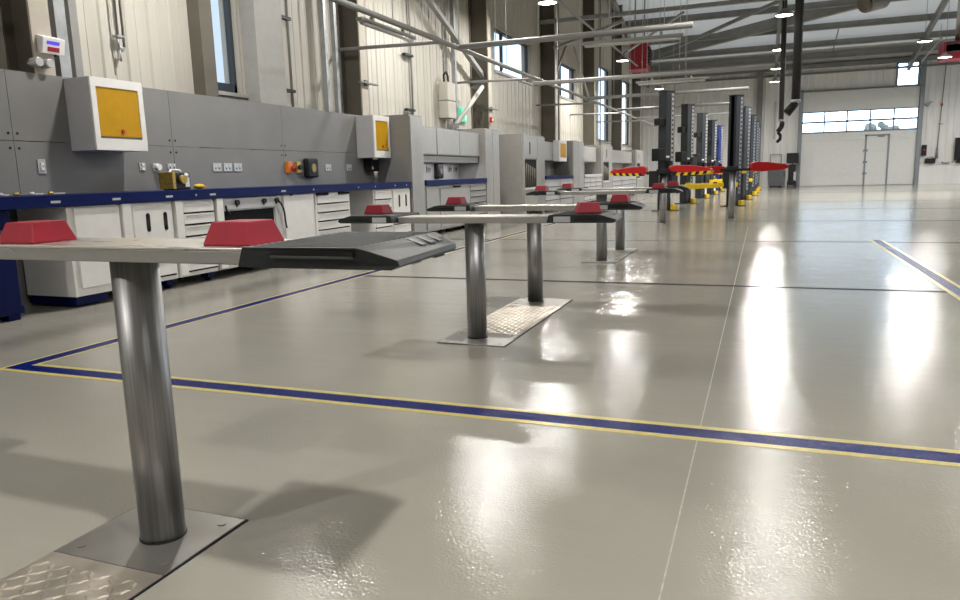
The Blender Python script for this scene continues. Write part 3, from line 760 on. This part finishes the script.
plate_sock('double socket right of the black reel on the grey panel', 9.7, 1.235, 'double', .08, .05)
plate_sock('double socket left of the black box under the second yellow cabinet', 10.31, 1.235, 'double', .08, .05)
t = thing('orange_socket', 'orange industrial socket with red cover on the grey panel', 'socket', (PX, 8.68, 1.235))
MB().box(0, .05, -.06, .06, -.08, .08).build('box', M['orange'], t, bevel=.006); MB().cyl((.05, .035, -.01), (.1, .035, -.03), .035, 0, 14).build('cover', M['redp'], t)
t = thing('yellow_socket', 'small yellow and black socket beside the black reel box', 'socket', (PX, 8.9, 1.235))
MB().box(0, .04, -.05, .05, -.08, .08).build('box', M['gold'], t, bevel=.006); MB().cyl((.04, 0, 0), (.07, 0, 0), .035, 0, 14).build('cover', M['black'], t)
t = thing('cable_reel', 'black boxed reel mounted on the grey panel above the worktop', 'reel', (PX, 9.18, 1.225))
MB().box(0, .09, -.14, .14, -.14, .14).build('housing', M['black'], t, bevel=.03, seg=3)
MB().cyl((.09, 0, 0), (.10, 0, 0), .07, 0, 18).build('hub', M['steelbrown'], t); MB().box(.09, .102, -.04, .03, -.05, .05).build('badge', M['gold'], t)
t = thing('black_box', 'black box mounted below the second yellow shutter cabinet', 'box', (PX, 10.93, 1.27))
MB().box(0, .14, -.13, .13, -.1, .1).build('housing', M['black'], t, bevel=.01); MB().box(.14, .142, -.12, -.07, -.07, -.02).build('label_plate', M['white'], t)

# things on the worktop
t = thing('bench_tool', 'black and gold boxed bench tool standing on the blue worktop', 'tool', (-5.9, 6.2, .985))
MB().box(-.09, .09, -.07, .15, 0, .18).build('body', M['black'], t, bevel=.012)
MB().box(-.095, .098, -.115, -.07, .01, .19).build('side_plate', M['gold'], t, bevel=.004)
MB().cyl((.09, .02, .11), (.13, .02, .11), .045, 0, 18).build('dial', M['gold'], t)
MB().tube([(.0, -.06, .18), (.0, -.03, .21), (.0, .09, .21), (.0, .12, .18)], .013).build('handle', M['white'], t)
MB().box(.09, .094, .07, .13, .03, .13).build('label_plate', M['white'], t)
MB().ball((.085, .09, .15), .03, 0, 10).build('grip', M['white'], t)
t = thing('tape_measure', 'small yellow hand tool lying right of the black and gold tool', 'tool', (-5.85, 6.52, .985))
MB().ball((0, 0, .03), .05, 0, 14, 1, 1.3, .6).build('body', M['yelarm'], t); MB().box(-.02, .02, .05, .1, .012, .04).build('tip', M['orange'], t)
for k, (y, L, lab) in enumerate(((4.3, .05, 'tiny pale part at the left end of the blue worktop'), (4.47, .11, 'dark flat hand tool lying near the left end of the blue worktop'),
        (4.6, .09, 'short steel hand tool on the blue worktop, between dark and pale tools'), (4.8, .12, 'pale steel hand tool on the blue worktop below the switch plate'))):
    t = thing('hand_tool', lab, 'tool', (-5.9, y, .985))
    MB().box(-.012, .012, -L/2, L/2, 0, .016).build('shank', M['rack'] if k != 1 else M['beam'], t, bevel=.003)
    MB().cyl((0, -L/2-.04, .015), (0, -L/2, .015), .014, 0, 10).build('grip', M['gold'] if k % 2 else M['offwhite'], t)

# ================================================================== LOCKER ROW
XBk = -6.15
def locker(label, y0, y1, h=2.06, doors=1, recess=None, slot=None):
    t = thing('tall_locker', label, 'locker', (FX, y0, 0)); L = y1-y0
    MB().box(XBk-FX, -.022, 0, L, .0, h).build('body', M['locker'], t, bevel=.004)
    if recess:
        a, b, z0, z1 = recess
        f = MB().box(-.022, 0, a-.06, b+.06, .05, z0-.03).box(-.022, 0, a-.06, b+.06, z1+.03, h-.03)
        f.box(-.022, 0, a-.06, a, z0-.03, z1+.03).box(-.022, 0, b, b+.06, z0-.03, z1+.03); f.build('door', M['lockerfront'], t, bevel=.003)
        MB().box(-.02, -.012, a, b, z0, z1).build('recess', M['void'], t)  # shade of the opening drawn as a flat dark sheet
        it = MB()
        for q in range(6):
            yq = a+(b-a)*(q+.5)/6; it.cyl((-.012, yq, z0+.03), (-.004, yq+.05, z1-.1-.03*q), .02, 0, 8)
        it.build('contents', M['steelbrown'], t)
        MB().box(-.03, .03, a-.02, b+.02, z0-.06, z0-.025).build('sill_tray', M['white'], t)
        if b+.08 < L: MB().box(-.022, 0, b+.08, L-.02, .05, h-.03).build('door', M['lockerfront'], t, bevel=.003)
    else:
        w_ = L/doors
        for k in range(doors): MB().box(-.022, 0, k*w_+.012, (k+1)*w_-.012, .05, h-.03).build('door', M['lockerfront'], t, bevel=.003)
    if slot:
        MB().box(-.001, .006, slot[0]-.04, slot[0]+.04, slot[1], slot[2]).build('handle', M['black'], t, bevel=.003)
    return t
def oh_cab(label, y0, y1, z0=1.44, z1=1.94, xf=-5.62):
    t = thing('overhead_cabinet', label, 'wall cabinet', (xf, y0, z0)); L = y1-y0
    MB().box(XBk-xf, -.02, 0, L, 0, z1-z0).build('body', M['locker'], t, bevel=.004)
    MB().box(-.02, 0, .015, L-.015, .02, z1-z0-.02).build('door', M['lockerfront'], t, bevel=.004)
locker('first tall grey locker standing at the end of the long blue worktop', 11.17, 11.66, 2.09)
for k, (a, b, lab) in enumerate(((11.68, 12.5, 'left grey overhead cabinet above the second blue worktop'), (12.51, 13.6, 'middle grey overhead cabinet above the second blue worktop'), (13.61, 14.72, 'right grey overhead cabinet above the second blue worktop'))):
    oh_cab(lab, a, b)
t = thing('shelf_light', 'grey under-cabinet light box below the overhead cabinets of the second bench', 'light box', (-5.66, 11.7, 1.32))
MB().box(-.45, 0, 0, 3.0, 0, .11).build('housing', M['lockerfront'], t, bevel=.004)
ld = bpy.data.lights.new('lamp_light', 'AREA'); ld.shape = 'RECTANGLE'; ld.size = .2; ld.size_y = 2.6; ld.energy = 11; ld.color = LAMP_COL
lo = bpy.data.objects.new('lamp_light', ld); COL.objects.link(lo); lo.parent = t; lo.location = (-.2, 1.5, -.012)
MB().box(-.3, -.1, .2, 2.8, -.008, 0).build('diffuser', M['tube'], t)
trim(MB().box(XBk-.02, XBk+.03, 11.68, 14.72, 0, 1.44), M['lockerfront'])
t = thing('cable_reel', 'black cable reel under the overhead cabinets of the second bench', 'reel', (XBk+.03, 13.55, 1.155))
MB().box(0, .1, -.14, .14, -.14, .16).build('housing', M['black'], t, bevel=.03, seg=3); MB().cyl((.1, 0, 0), (.11, 0, 0), .06, 0, 14).build('hub', M['steelbrown'], t)
for y, lab in ((13.15, 'socket left of the black reel behind the second bench'), (14.2, 'wide socket plate right of the black reel behind the second bench'), (14.5, 'rightmost socket plate behind the second bench')):
    t = thing('wall_socket', lab, 'socket', (XBk+.03, y, 1.2)); MB().box(0, .02, -.09, .09, -.06, .06).build('face_plate', M['panel'], t, bevel=.003)
    for dy in (-.04, .04): MB().box(.02, .024, dy-.02, dy+.02, -.03, .03).build('socket_slot', M['black'], t)
t = thing('worktop', 'second blue worktop between the two tall grey lockers', 'worktop', (FX, 11.68, .9))
MB().box(XBk-FX+.03, .02, 0, 3.06, 0, .095).build('top', M['worktop'], t, bevel=.004)
t, hw = cab('tool_cabinet', 'grey base cabinet left under the second blue worktop', 11.7, 12.28, 'lockerfront', .08, .895, True); door_part(t, -hw+.02, hw-.02, .12, .87, 'lockerfront')
t, hw = cab('tool_cabinet', 'wide grey base cabinet in the middle under the second blue worktop', 12.3, 13.78, 'lockerfront', .08, .895); door_part(t, -hw+.02, hw-.02, .12, .83, 'lockerfront')
MB().box(-.01, .004, -.1, .25, .84, .87).build('dark_slot', M['void'], t)
t, hw = cab('drawer_cabinet', 'grey drawer unit right under the second blue worktop', 13.8, 14.72, 'lockerfront', .08, .895); drawers(t, -hw+.02, hw-.02, .12, .86, 6, 'lockerfront')
locker('second tall grey locker with shiny double doors right of the second bench', 14.76, 15.62, 2.04, 2)
locker('third tall locker with slot handle and dark open recess of hanging tools', 17.34, 19.33, 2.04, 1, (.16, 1.2, .73, 1.42), (.6, 1.55, 1.85))
# third bench
def bench(y0, y1, wlabel, ohl, cabl, blue=True, ndr=4):
    L = y1-y0
    oh_cab(ohl, y0+.02, y1-.02, 1.42, 1.95, -5.7)
    trim(MB().box(XBk-.02, XBk+.03, y0, y1, 0, 1.42), M['lockerfront'])
    t = thing('worktop', wlabel, 'worktop', (FX, y0, .9))
    MB().box(XBk-FX+.03, .02, .02, L-.02, 0, .095).build('top', M['worktop'] if blue else M['offwhite'], t, bevel=.004)
    n_ = len(cabl)
    for k, lb in enumerate(cabl):
        a, b = y0+.02+(L-.04)*k/n_, y0+.02+(L-.04)*(k+1)/n_
        t, hw = cab('drawer_cabinet', lb, a+.01, b-.01, 'offwhite', .08, .895); drawers(t, -hw+.02, hw-.02, .12, .86, ndr, 'offwhite')
bench(19.35, 22.5, 'third blue worktop beyond the tool recess locker', 'grey overhead cabinet above the third blue worktop, behind the yellow shutter', ['grey drawer unit left under the third blue worktop', 'grey drawer unit right under the third blue worktop'])
ycab('yellow shutter cabinet hanging over the third blue worktop', 20.9, 21.7, 1.4, 2.0, -5.7, -5.5)
locker('fourth tall grey locker, plain, beyond the third blue worktop', 22.52, 24.0, 2.05, 2)
bench(24.02, 26.9, 'fourth worktop, pale, far down the locker row', 'grey overhead cabinet above the fourth worktop', ['pale drawer unit left under the fourth worktop', 'pale drawer unit middle under the fourth worktop', 'pale drawer unit right under the fourth worktop'], False, 5)
locker('fifth tall locker with slot handle and narrow dark recess', 26.92, 29.0, 2.05, 1, (.3, 1.35, .75, 1.42), (.9, 1.6, 1.9))
bench(29.02, 34.8, 'fifth worktop, pale, at the far end of the locker row', 'long grey overhead cabinet above the fifth worktop', ['pale drawer unit first under the fifth worktop', 'pale drawer unit second under the fifth worktop', 'pale drawer unit third under the fifth worktop'], False, 4)
locker('sixth tall locker, farthest in the row, with dark recess', 34.82, 37.0, 2.05, 1, (.3, 1.2, .75, 1.42), (.8, 1.6, 1.9))

# ================================================================== WALL SERVICES
t = thing('wall_controller', 'white controller with blue display on the column above the grey panels', 'controller', (-6.24, 5.15, 2.345))
MB().prism([(-.0, -.07), (.06, -.08), (.09, .06), (.0, .09)], 'y', -.11, .12).build('housing', M['white'], t, bevel=.006)
MB().prism([(.0765, .0), (.083, .03), (.086, .03), (.0795, .0)], 'y', -.07, .06).build('display', M['screen'], t)
MB().prism([(.066, -.06), (.0745, -.02), (.0765, -.02), (.068, -.06)], 'y', -.06, .06).build('keypad', M['rubber'], t)
for k, (y, lab) in enumerate(((4.96, 'round white valve cap nearer the picture edge below the controller'), (5.07, 'round white valve cap directly below the controller display'))):
    t = thing('valve_cap', lab, 'valve', (-6.18, y, 2.17)); MB().cyl((-.05, 0, 0), (.05, 0, 0), .042, 0, 16).build('cap', M['rack'], t, bevel=.006); MB().cyl((-.04, -.05, -.01), (-.04, .05, -.01), .012, 0, 8).build('pipe', M['galv'], t)
def vpipe(name, label, x, y, z0, z1, r, matn='galv', clips=(), sq=None):
    t = thing(name, label, 'conduit', (x, y, z0))
    m = MB()
    if sq: m.box(-sq, sq, -sq, sq, 0, z1-z0)
    else: m.cyl((0, 0, 0), (0, 0, z1-z0), r, 0, 12)
    m.build('pipe', M[matn], t)
    for c in clips:
        MB().box(-.04, .035, -.3, .05, c-z0-.022, c-z0+.022).build('bracket', M['black'], t)
vpipe('cable_trunking', 'wide galvanised trunking rising beside the white controller', -6.45, 5.45, 2.0, 8.3, .05, 'galv', (2.32,), .06)
vpipe('cable_trunking', 'grey trunking just right of the wide galvanised one', -6.5, 5.66, 2.0, 8.3, .04, 'conduit', (), .045)
t = thing('gas_pipe', 'pair of thin pipes with a valve on the cream cladding above the first yellow cabinet', 'pipe', (-6.5, 6.27, 2.4))
MB().cyl((0, -.04, .2), (0, -.04, 6), .012).build('pipe', M['conduit'], t); MB().cyl((0, .03, .12), (0, .03, 6), .012).build('pipe', M['conduit'], t)
MB().tube([(0, .03, .12), (0, .0, .09), (0, -.04, .12), (0, -.04, .2)], .013).cyl((-.02, -.01, .09), (.03, -.01, .09), .022, 0, 12).cyl((0, -.03, .09), (0, -.03, -.03), .01, 0, 8).build('valve', M['galv'], t)
MB().box(-.065, .015, -.06, .05, .22, .24).build('bracket', M['galv'], t)
vpipe('wall_conduit', 'thin conduit with black brackets in the bay right of the tall narrow window', -6.52, 9.36, 2.0, 8.5, .018, 'conduit', (3.37, 2.35))
vpipe('cable_trunking', 'left of the twin vertical trunkings beside the second wall column', -6.45, 10.2, 2.0, 8.5, .03, 'galv', (), .035)
vpipe('cable_trunking', 'right of the twin vertical trunkings beside the second wall column', -6.45, 10.5, 2.0, 8.5, .03, 'galv', (), .035)
vpipe('wall_conduit', 'thin conduit with black brackets left of the grey meter box', -6.52, 13.4, 2.0, 8.7, .018, 'conduit', (3.4, 2.36))
vpipe('cable_trunking', 'galvanised trunking rising directly right of the grey meter box', -6.45, 15.42, 1.9, 8.9, .04, 'galv', (), .045)
vpipe('wall_conduit', 'thin conduit entering the grey meter box from above', -6.5, 14.95, 3.05, 8.8, .02, 'galv')
for yq, lab in ((24.4, 'cream bay pipe left of the third window'), (29.9, 'first far pipe between the wall columns beyond the windows'), (31.2, 'second far pipe between the wall columns beyond the windows'), (36.0, 'far pipe beside the last wall window')):
    vpipe('wall_conduit', lab, -6.45, yq, 2.0, roofz(yq)-.5, .035, 'conduit')
for yq, z, lab in ((11.05, 2.62, 'small pipe clip bracket on the second wall column above the yellow cabinet'), (16.88, 2.62, 'small pipe clip bracket on the third wall column above the lockers')):
    t = thing('pipe_bracket', lab, 'bracket', (-6.235 if yq < 16 else -6.13, yq, z)); MB().box(0, .06, -.25, .35, -.012, .012).box(0, .03, -.05, .05, -.05, .05).build('arm', M['beam'], t)
t = thing('meter_box', 'tall grey meter box on the cream wall above the lockers', 'meter box', (-6.46, 14.98, 2.3))
MB().box(-.1, .12, -.22, .22, 0, .36).build('lower_box', M['clad'], t, bevel=.01); MB().box(-.1, .12, -.22, .22, .37, .75).build('upper_box', M['clad'], t, bevel=.01)
MB().tube([(.0, -.12, .75), (.0, -.14, .9), (.0, .0, .98), (.0, .1, .9), (.0, .1, .75)], .02).build('cable', M['black'], t)
t = thing('exit_sign', 'green lit running man exit sign above the lockers', 'sign', (-6.575, 16.1, 2.3))
MB().box(0, .04, -.22, .22, 0, .3).build('panel', M['green'], t, bevel=.004)
fg = MB(); fg.cyl((.04, -.05, .24), (.044, -.05, .24), .022, 0, 12)
for p, q in (((-.05, .22), (-.02, .13)), ((-.02, .13), (-.08, .05)), ((-.02, .13), (.03, .06)), ((-.045, .2), (.02, .17)), ((-.045, .2), (-.1, .16))): fg.cyl((.042, p[0], p[1]), (.042, q[0], q[1]), .012, 0, 6)
fg.box(.04, .044, .09, .17, .04, .26); fg.build('pictogram', M['signwhite'], t)
t = thing('lamp_tube', 'white tubular strip leaning up from the top of the lockers to the wall', 'tube', (-6.0, 14.35, 2.1))
MB().cyl((0, 0, 0), (-.05, 1.75, .95), .05).build('tube', M['tube'], t); MB().box(-.3, -.05, 1.68, 1.74, .9, .98).build('bracket', M['beam'], t)
MB().box(-.08, .05, -.05, .06, -.06, .04).build('foot', M['beam'], t)
t = thing('fire_bell', 'small red alarm box low on the third wall column', 'alarm', (-6.13, 16.8, 2.3)); MB().box(0, .06, -.06, .06, 0, .12).build('box', M['redp'], t, bevel=.006); MB().cyl((.06, 0, .06), (.07, 0, .06), .03, 0, 12).build('button', M['white'], t)

# overhead service rail
t = thing('service_rail', 'long grey overhead rail running along the bays with cross tubes to the wall', 'rail', (-4.67, 5.0, 3.1))
MB().cyl((0, -3, 0), (0, 34, 0), .038, 0, 14).build('main_tube', M['conduit'], t)
for y in (10.75, 15.75, 22.2, 26.5, 31): MB().cyl((-1.9, y-5, .04), (0, y-5, .0), .028, 0, 12).build('wall_tube', M['conduit'], t)
for y in (9.1, 11.4, 13.8, 17.6, 20, 23, 28, 34): MB().cyl((0, y-5, 0), (0, y-5, roofz(y)-3.15), .007, 0, 6).build('drop_rod', M['rack'], t)
FIX = ('twin tube light under the service rail', 0)
def cross(label, x0, x1, y, z, rods):
    t = thing('cross_rail', label, 'rail', (x0, y, z))
    MB().cyl((0, 0, 0), (x1-x0, 0, 0), .045, 0, 14).build('tube', M['conduit'], t)
    for r in rods: MB().cyl((r-x0, 0, 0), (r-x0, 0, roofz(y)-z-.05), .007, 0, 6).build('drop_rod', M['rack'], t)
cross('nearest overhead cross rail reaching from the service rail into the hall', -4.62, -1.0, 11.3, 3.1, (-4.0, -3.3, -2.2, -1.4))
cross('second overhead cross rail, reaching past the charcoal lift columns', -4.62, .15, 15.4, 2.95, (-3.6, -2.6, -1.6))
cross('third overhead cross rail behind the charcoal lift columns', -4.62, -.4, 20.7, 3.1, (-3.9, -3.0, -2.0))
cross('fourth overhead cross rail, shorter, farther back', -4.62, -.6, 25.1, 3.1, (-3.8, -2.8))
cross('fifth overhead cross rail, farthest back', -4.62, -.6, 29.4, 3.1, (-3.8, -2.8))
def strip(label, p0, L, ax):
    t = thing('strip_light', label, 'light fixture', p0)
    if ax == 'y': MB().box(-.05, .05, 0, L, 0, .04).build('body', M['conduit'], t, bevel=.004); MB().cyl((0, .05, -.015), (0, L-.05, -.015), .03).build('diffuser', M['tube'], t); MB().box(-.02, .02, .3, .34, .04, .09).box(-.02, .02, L-.34, L-.3, .04, .09).build('hanger', M['conduit'], t)
    else: MB().box(0, L, -.05, .05, 0, .04).build('body', M['conduit'], t, bevel=.004); MB().cyl((.05, 0, -.015), (L-.05, 0, -.015), .03).build('diffuser', M['tube'], t); MB().box(.3, .34, -.02, .02, .04, .09).box(L-.34, L-.3, -.02, .02, .04, .09).build('hanger', M['conduit'], t)
strip('unlit strip light slung under the long service rail', (-4.67, 8.2, 2.965), 1.5, 'y')
strip('unlit strip light under the nearest cross rail', (-2.62, 11.3, 2.955), 1.5, 'x')
strip('unlit strip light under the second cross rail', (-2.45, 15.4, 2.805), 1.4, 'x')

# unit heaters
def heater(label, x, y, z, sx, sy, sz, flip):
    t = thing('unit_heater', label, 'heater', (x, y, z))
    MB().box(-sx/2, sx/2, -sy/2, sy/2, 0, sz).build('casing', M['heater'], t, bevel=.02)
    for k in range(6):
        zz = .1+(sz-.3)*k/6
        if flip: MB().box(-sx/2+.08, sx/2-.05, -sy/2-.02, -sy/2, zz+.1, zz+.14+.05).build('louvre', M['beam'], t)
        else: MB().box(sx/2, sx/2+.06, -sy/2+.08, sy/2-.08, zz+.1, zz+.15).build('louvre', M['black'], t)
    for dx in (-sx/4, sx/4): MB().cyl((dx, 0, sz), (dx, 0, roofz(y)-z-.1), .09 if flip else .03, 0, 14).build('flue', M['galv'] if flip else M['conduit'], t)
heater('dark red unit heater box hanging at the left below the roof steel', -4.65, 30.0, 4.95, .72, 1.1, .98, False)
heater('red louvred unit heater at the right picture edge with flues above', 6.55, 30.0, 4.52, 1.9, .9, .56, True)
t = thing('brace_tube', 'pale tube leaning up between the small square window and the red heater', 'tube', (7.1, 40, 6.2))
MB().cyl((-.38, 0, -.5), (.4, 0, .55), .035).build('tube', M['tube'], t)
for dx, dz in ((-.2, -.26), (.3, .42)): MB().cyl((dx, 0, dz), (dx, 0, roofz(40)-6.25), .01, 0, 6).build('drop_rod', M['conduit'], t)
t = thing('ceiling_fan_unit', 'dark drum shaped air unit hanging at the top edge of the picture', 'fan', (3.45, 30.0, 6.5))
MB().cyl((-.3, -.3, .1), (.3, .3, .3), .32, 0, 24).build('drum', M['beam'], t); MB().cyl((-.36, -.36, .08), (-.3, -.3, .1), .26, 0, 20).build('grille', M['steelbrown'], t); MB().cyl((0, 0, .4), (0, 0, roofz(30)-6.6), .02).build('hanger', M['conduit'], t)

# exhaust hoses
t = thing('exhaust_hose', 'thick black exhaust hose hanging with an angled nozzle', 'hose', (.57, 16, 2.2))
MB().tube([(-.02, 0, 6.2), (-.01, 0, 3), (.0, 0, .12)], .082, 0, 18).build('hose', M['hose'], t)
MB().cyl((0, 0, .1), (0, 0, .16), .092, 0, 18).build('clamp', M['galv'], t)
MB().cyl((.01, 0, .1), (-.16, -.02, -.1), .075, 0, 16, .085).build('nozzle', M['black'], t)
t = thing('exhaust_hose', 'thinner black exhaust hose left of the thick one, with a hooked end', 'hose', (.5, 24, 1.8))
MB().tube([(-.08, 0, 7.2), (-.05, 0, 4), (-.02, 0, .62)], .072, 0, 16).build('hose', M['hose'], t)
MB().cyl((-.02, 0, .6), (-.02, 0, .66), .08, 0, 16).build('clamp', M['galv'], t)
MB().tube([(.02, 0, .6), (-.0, 0, .45), (-.1, 0, .3)], .07).tube([(-.1, 0, .3), (-.02, 0, .2), (-.03, 0, .08), (-.12, 0, .0)], .045).build('nozzle', M['black'], t)
t = thing('pale_strip', 'pale vertical strip on the end wall under the row of lamps', 'conduit', (.55, 43.9, 2.6)); MB().box(-.04, .04, 0, .06, 0, 2.0).build('pipe', M['tube'], t)  # plain pale upright strip set against the end wall

# ================================================================== FAR END THINGS
t = thing('waste_bin', 'grey wheeled bin against the end wall left of the roller door', 'bin', (.72, 43.4, 0))
MB().prism([(-.36, 0.05), (.36, 0.05), (.42, 1.0), (-.42, 1.0)], 'y', -.3, .3).build('body', M['bin'], t, bevel=.03)
MB().box(-.44, .44, -.34, .34, 1.0, 1.06).build('lid', M['bin'], t, bevel=.02)
for x in (-.25, .25): MB().cyl((x-.04, .2, .08), (x+.04, .2, .08), .08, 0, 14).build('wheel', M['black'], t)
MB().tube([(-.3, .3, 1.05), (-.3, .34, 1.75), (.25, .34, 1.75), (.25, .3, 1.05)], .025).build('handle_frame', M['conduit'], t)
t = thing('diagnostic_trolley', 'black trolley with screen standing just left of the roller door', 'trolley', (1.52, 43.3, 0))
MB().box(-.22, .22, -.25, .25, .1, .3).box(-.18, .18, -.2, .2, .3, 1.2).build('body', M['black'], t, bevel=.01)
MB().box(-.3, .3, -.18, .12, 1.25, 1.8).build('screen', M['black'], t, bevel=.015)
MB().box(-.03, .03, -.2, .0, 1.15, 1.3).build('neck', M['black'], t)
for x in (-.2, .2):
    for y in (-.2, .2): MB().cyl((x-.02, y, .05), (x+.02, y, .05), .05, 0, 12).build('castor', M['black'], t)
MB().box(.08, .2, -.27, -.25, .35, .8).build('side_label', M['offwhite'], t)
t = thing('door_control', 'black door control box right of the roller door', 'control box', (7.78, 43.78, 1.45)); MB().box(-.1, .1, 0, .18, 0, .55).build('box', M['black'], t, bevel=.01); MB().cyl((0, -.01, .3), (0, 0, .3), .04, 0, 12).build('button', M['redp'], t)
t = thing('ledge_box', 'small black box on the ledge right of the roller door', 'box', (8.05, 43.75, 1.05)); MB().box(-.22, .22, -.12, .12, 0, .26).build('case', M['black'], t, bevel=.01); MB().tube([(-.15, 0, .26), (-.1, 0, .32), (.1, 0, .32), (.15, 0, .26)], .015).build('handle', M['black'], t)
t = thing('hanging_cable', 'long cable hanging down the end wall with a plug above the ledge', 'cable', (8.35, 43.85, 1.3))
MB().cyl((0, 0, .5), (.12, 0, 5.0), .022).build('cable', M['beam'], t); MB().cyl((0, 0, .0), (0, 0, .55), .07, 0, 12, .04).build('plug', M['beam'], t); MB().cyl((.06, 0, 2.6), (.06, 0, 2.75), .05).build('coupling', M['redp'], t)
t = thing('hanging_cable', 'second hanging cable with a white end box near the right picture edge', 'cable', (9.95, 43.85, 2.75))
MB().cyl((0, 0, .0), (.02, 0, 3.6), .025).build('cable', M['beam'], t); MB().box(-.2, .04, -.04, .1, -.12, .06).build('end_box', M['white'], t)
t = thing('wall_camera', 'small grey wall fitting on an arm beside the top of the door frame', 'bracket', (7.75, 43.8, 4.05)); MB().prism([(-.13, 0), (.25, .14), (.05, -.12)], 'y', -.05, .2).build('body', M['framelight'], t)
t = thing('display_screen', 'dark upright screen at the right picture edge on the ledge', 'screen', (9.5, 43.7, 1.05)); MB().box(-.4, .5, -.05, .06, .14, 1.25).build('panel', M['black'], t, bevel=.01); MB().box(-.3, .4, -.1, .12, 0, .14).build('stand', M['black'], t, bevel=.01)
t = thing('ledge_tray', 'low dark tray on the ledge between the cable and the screen', 'tray', (8.75, 43.78, 1.05)); MB().box(-.15, .15, -.1, .1, 0, .03).box(-.15, -.13, -.1, .1, 0, .08).box(.13, .15, -.1, .1, 0, .08).build('tray', M['beam'], t)
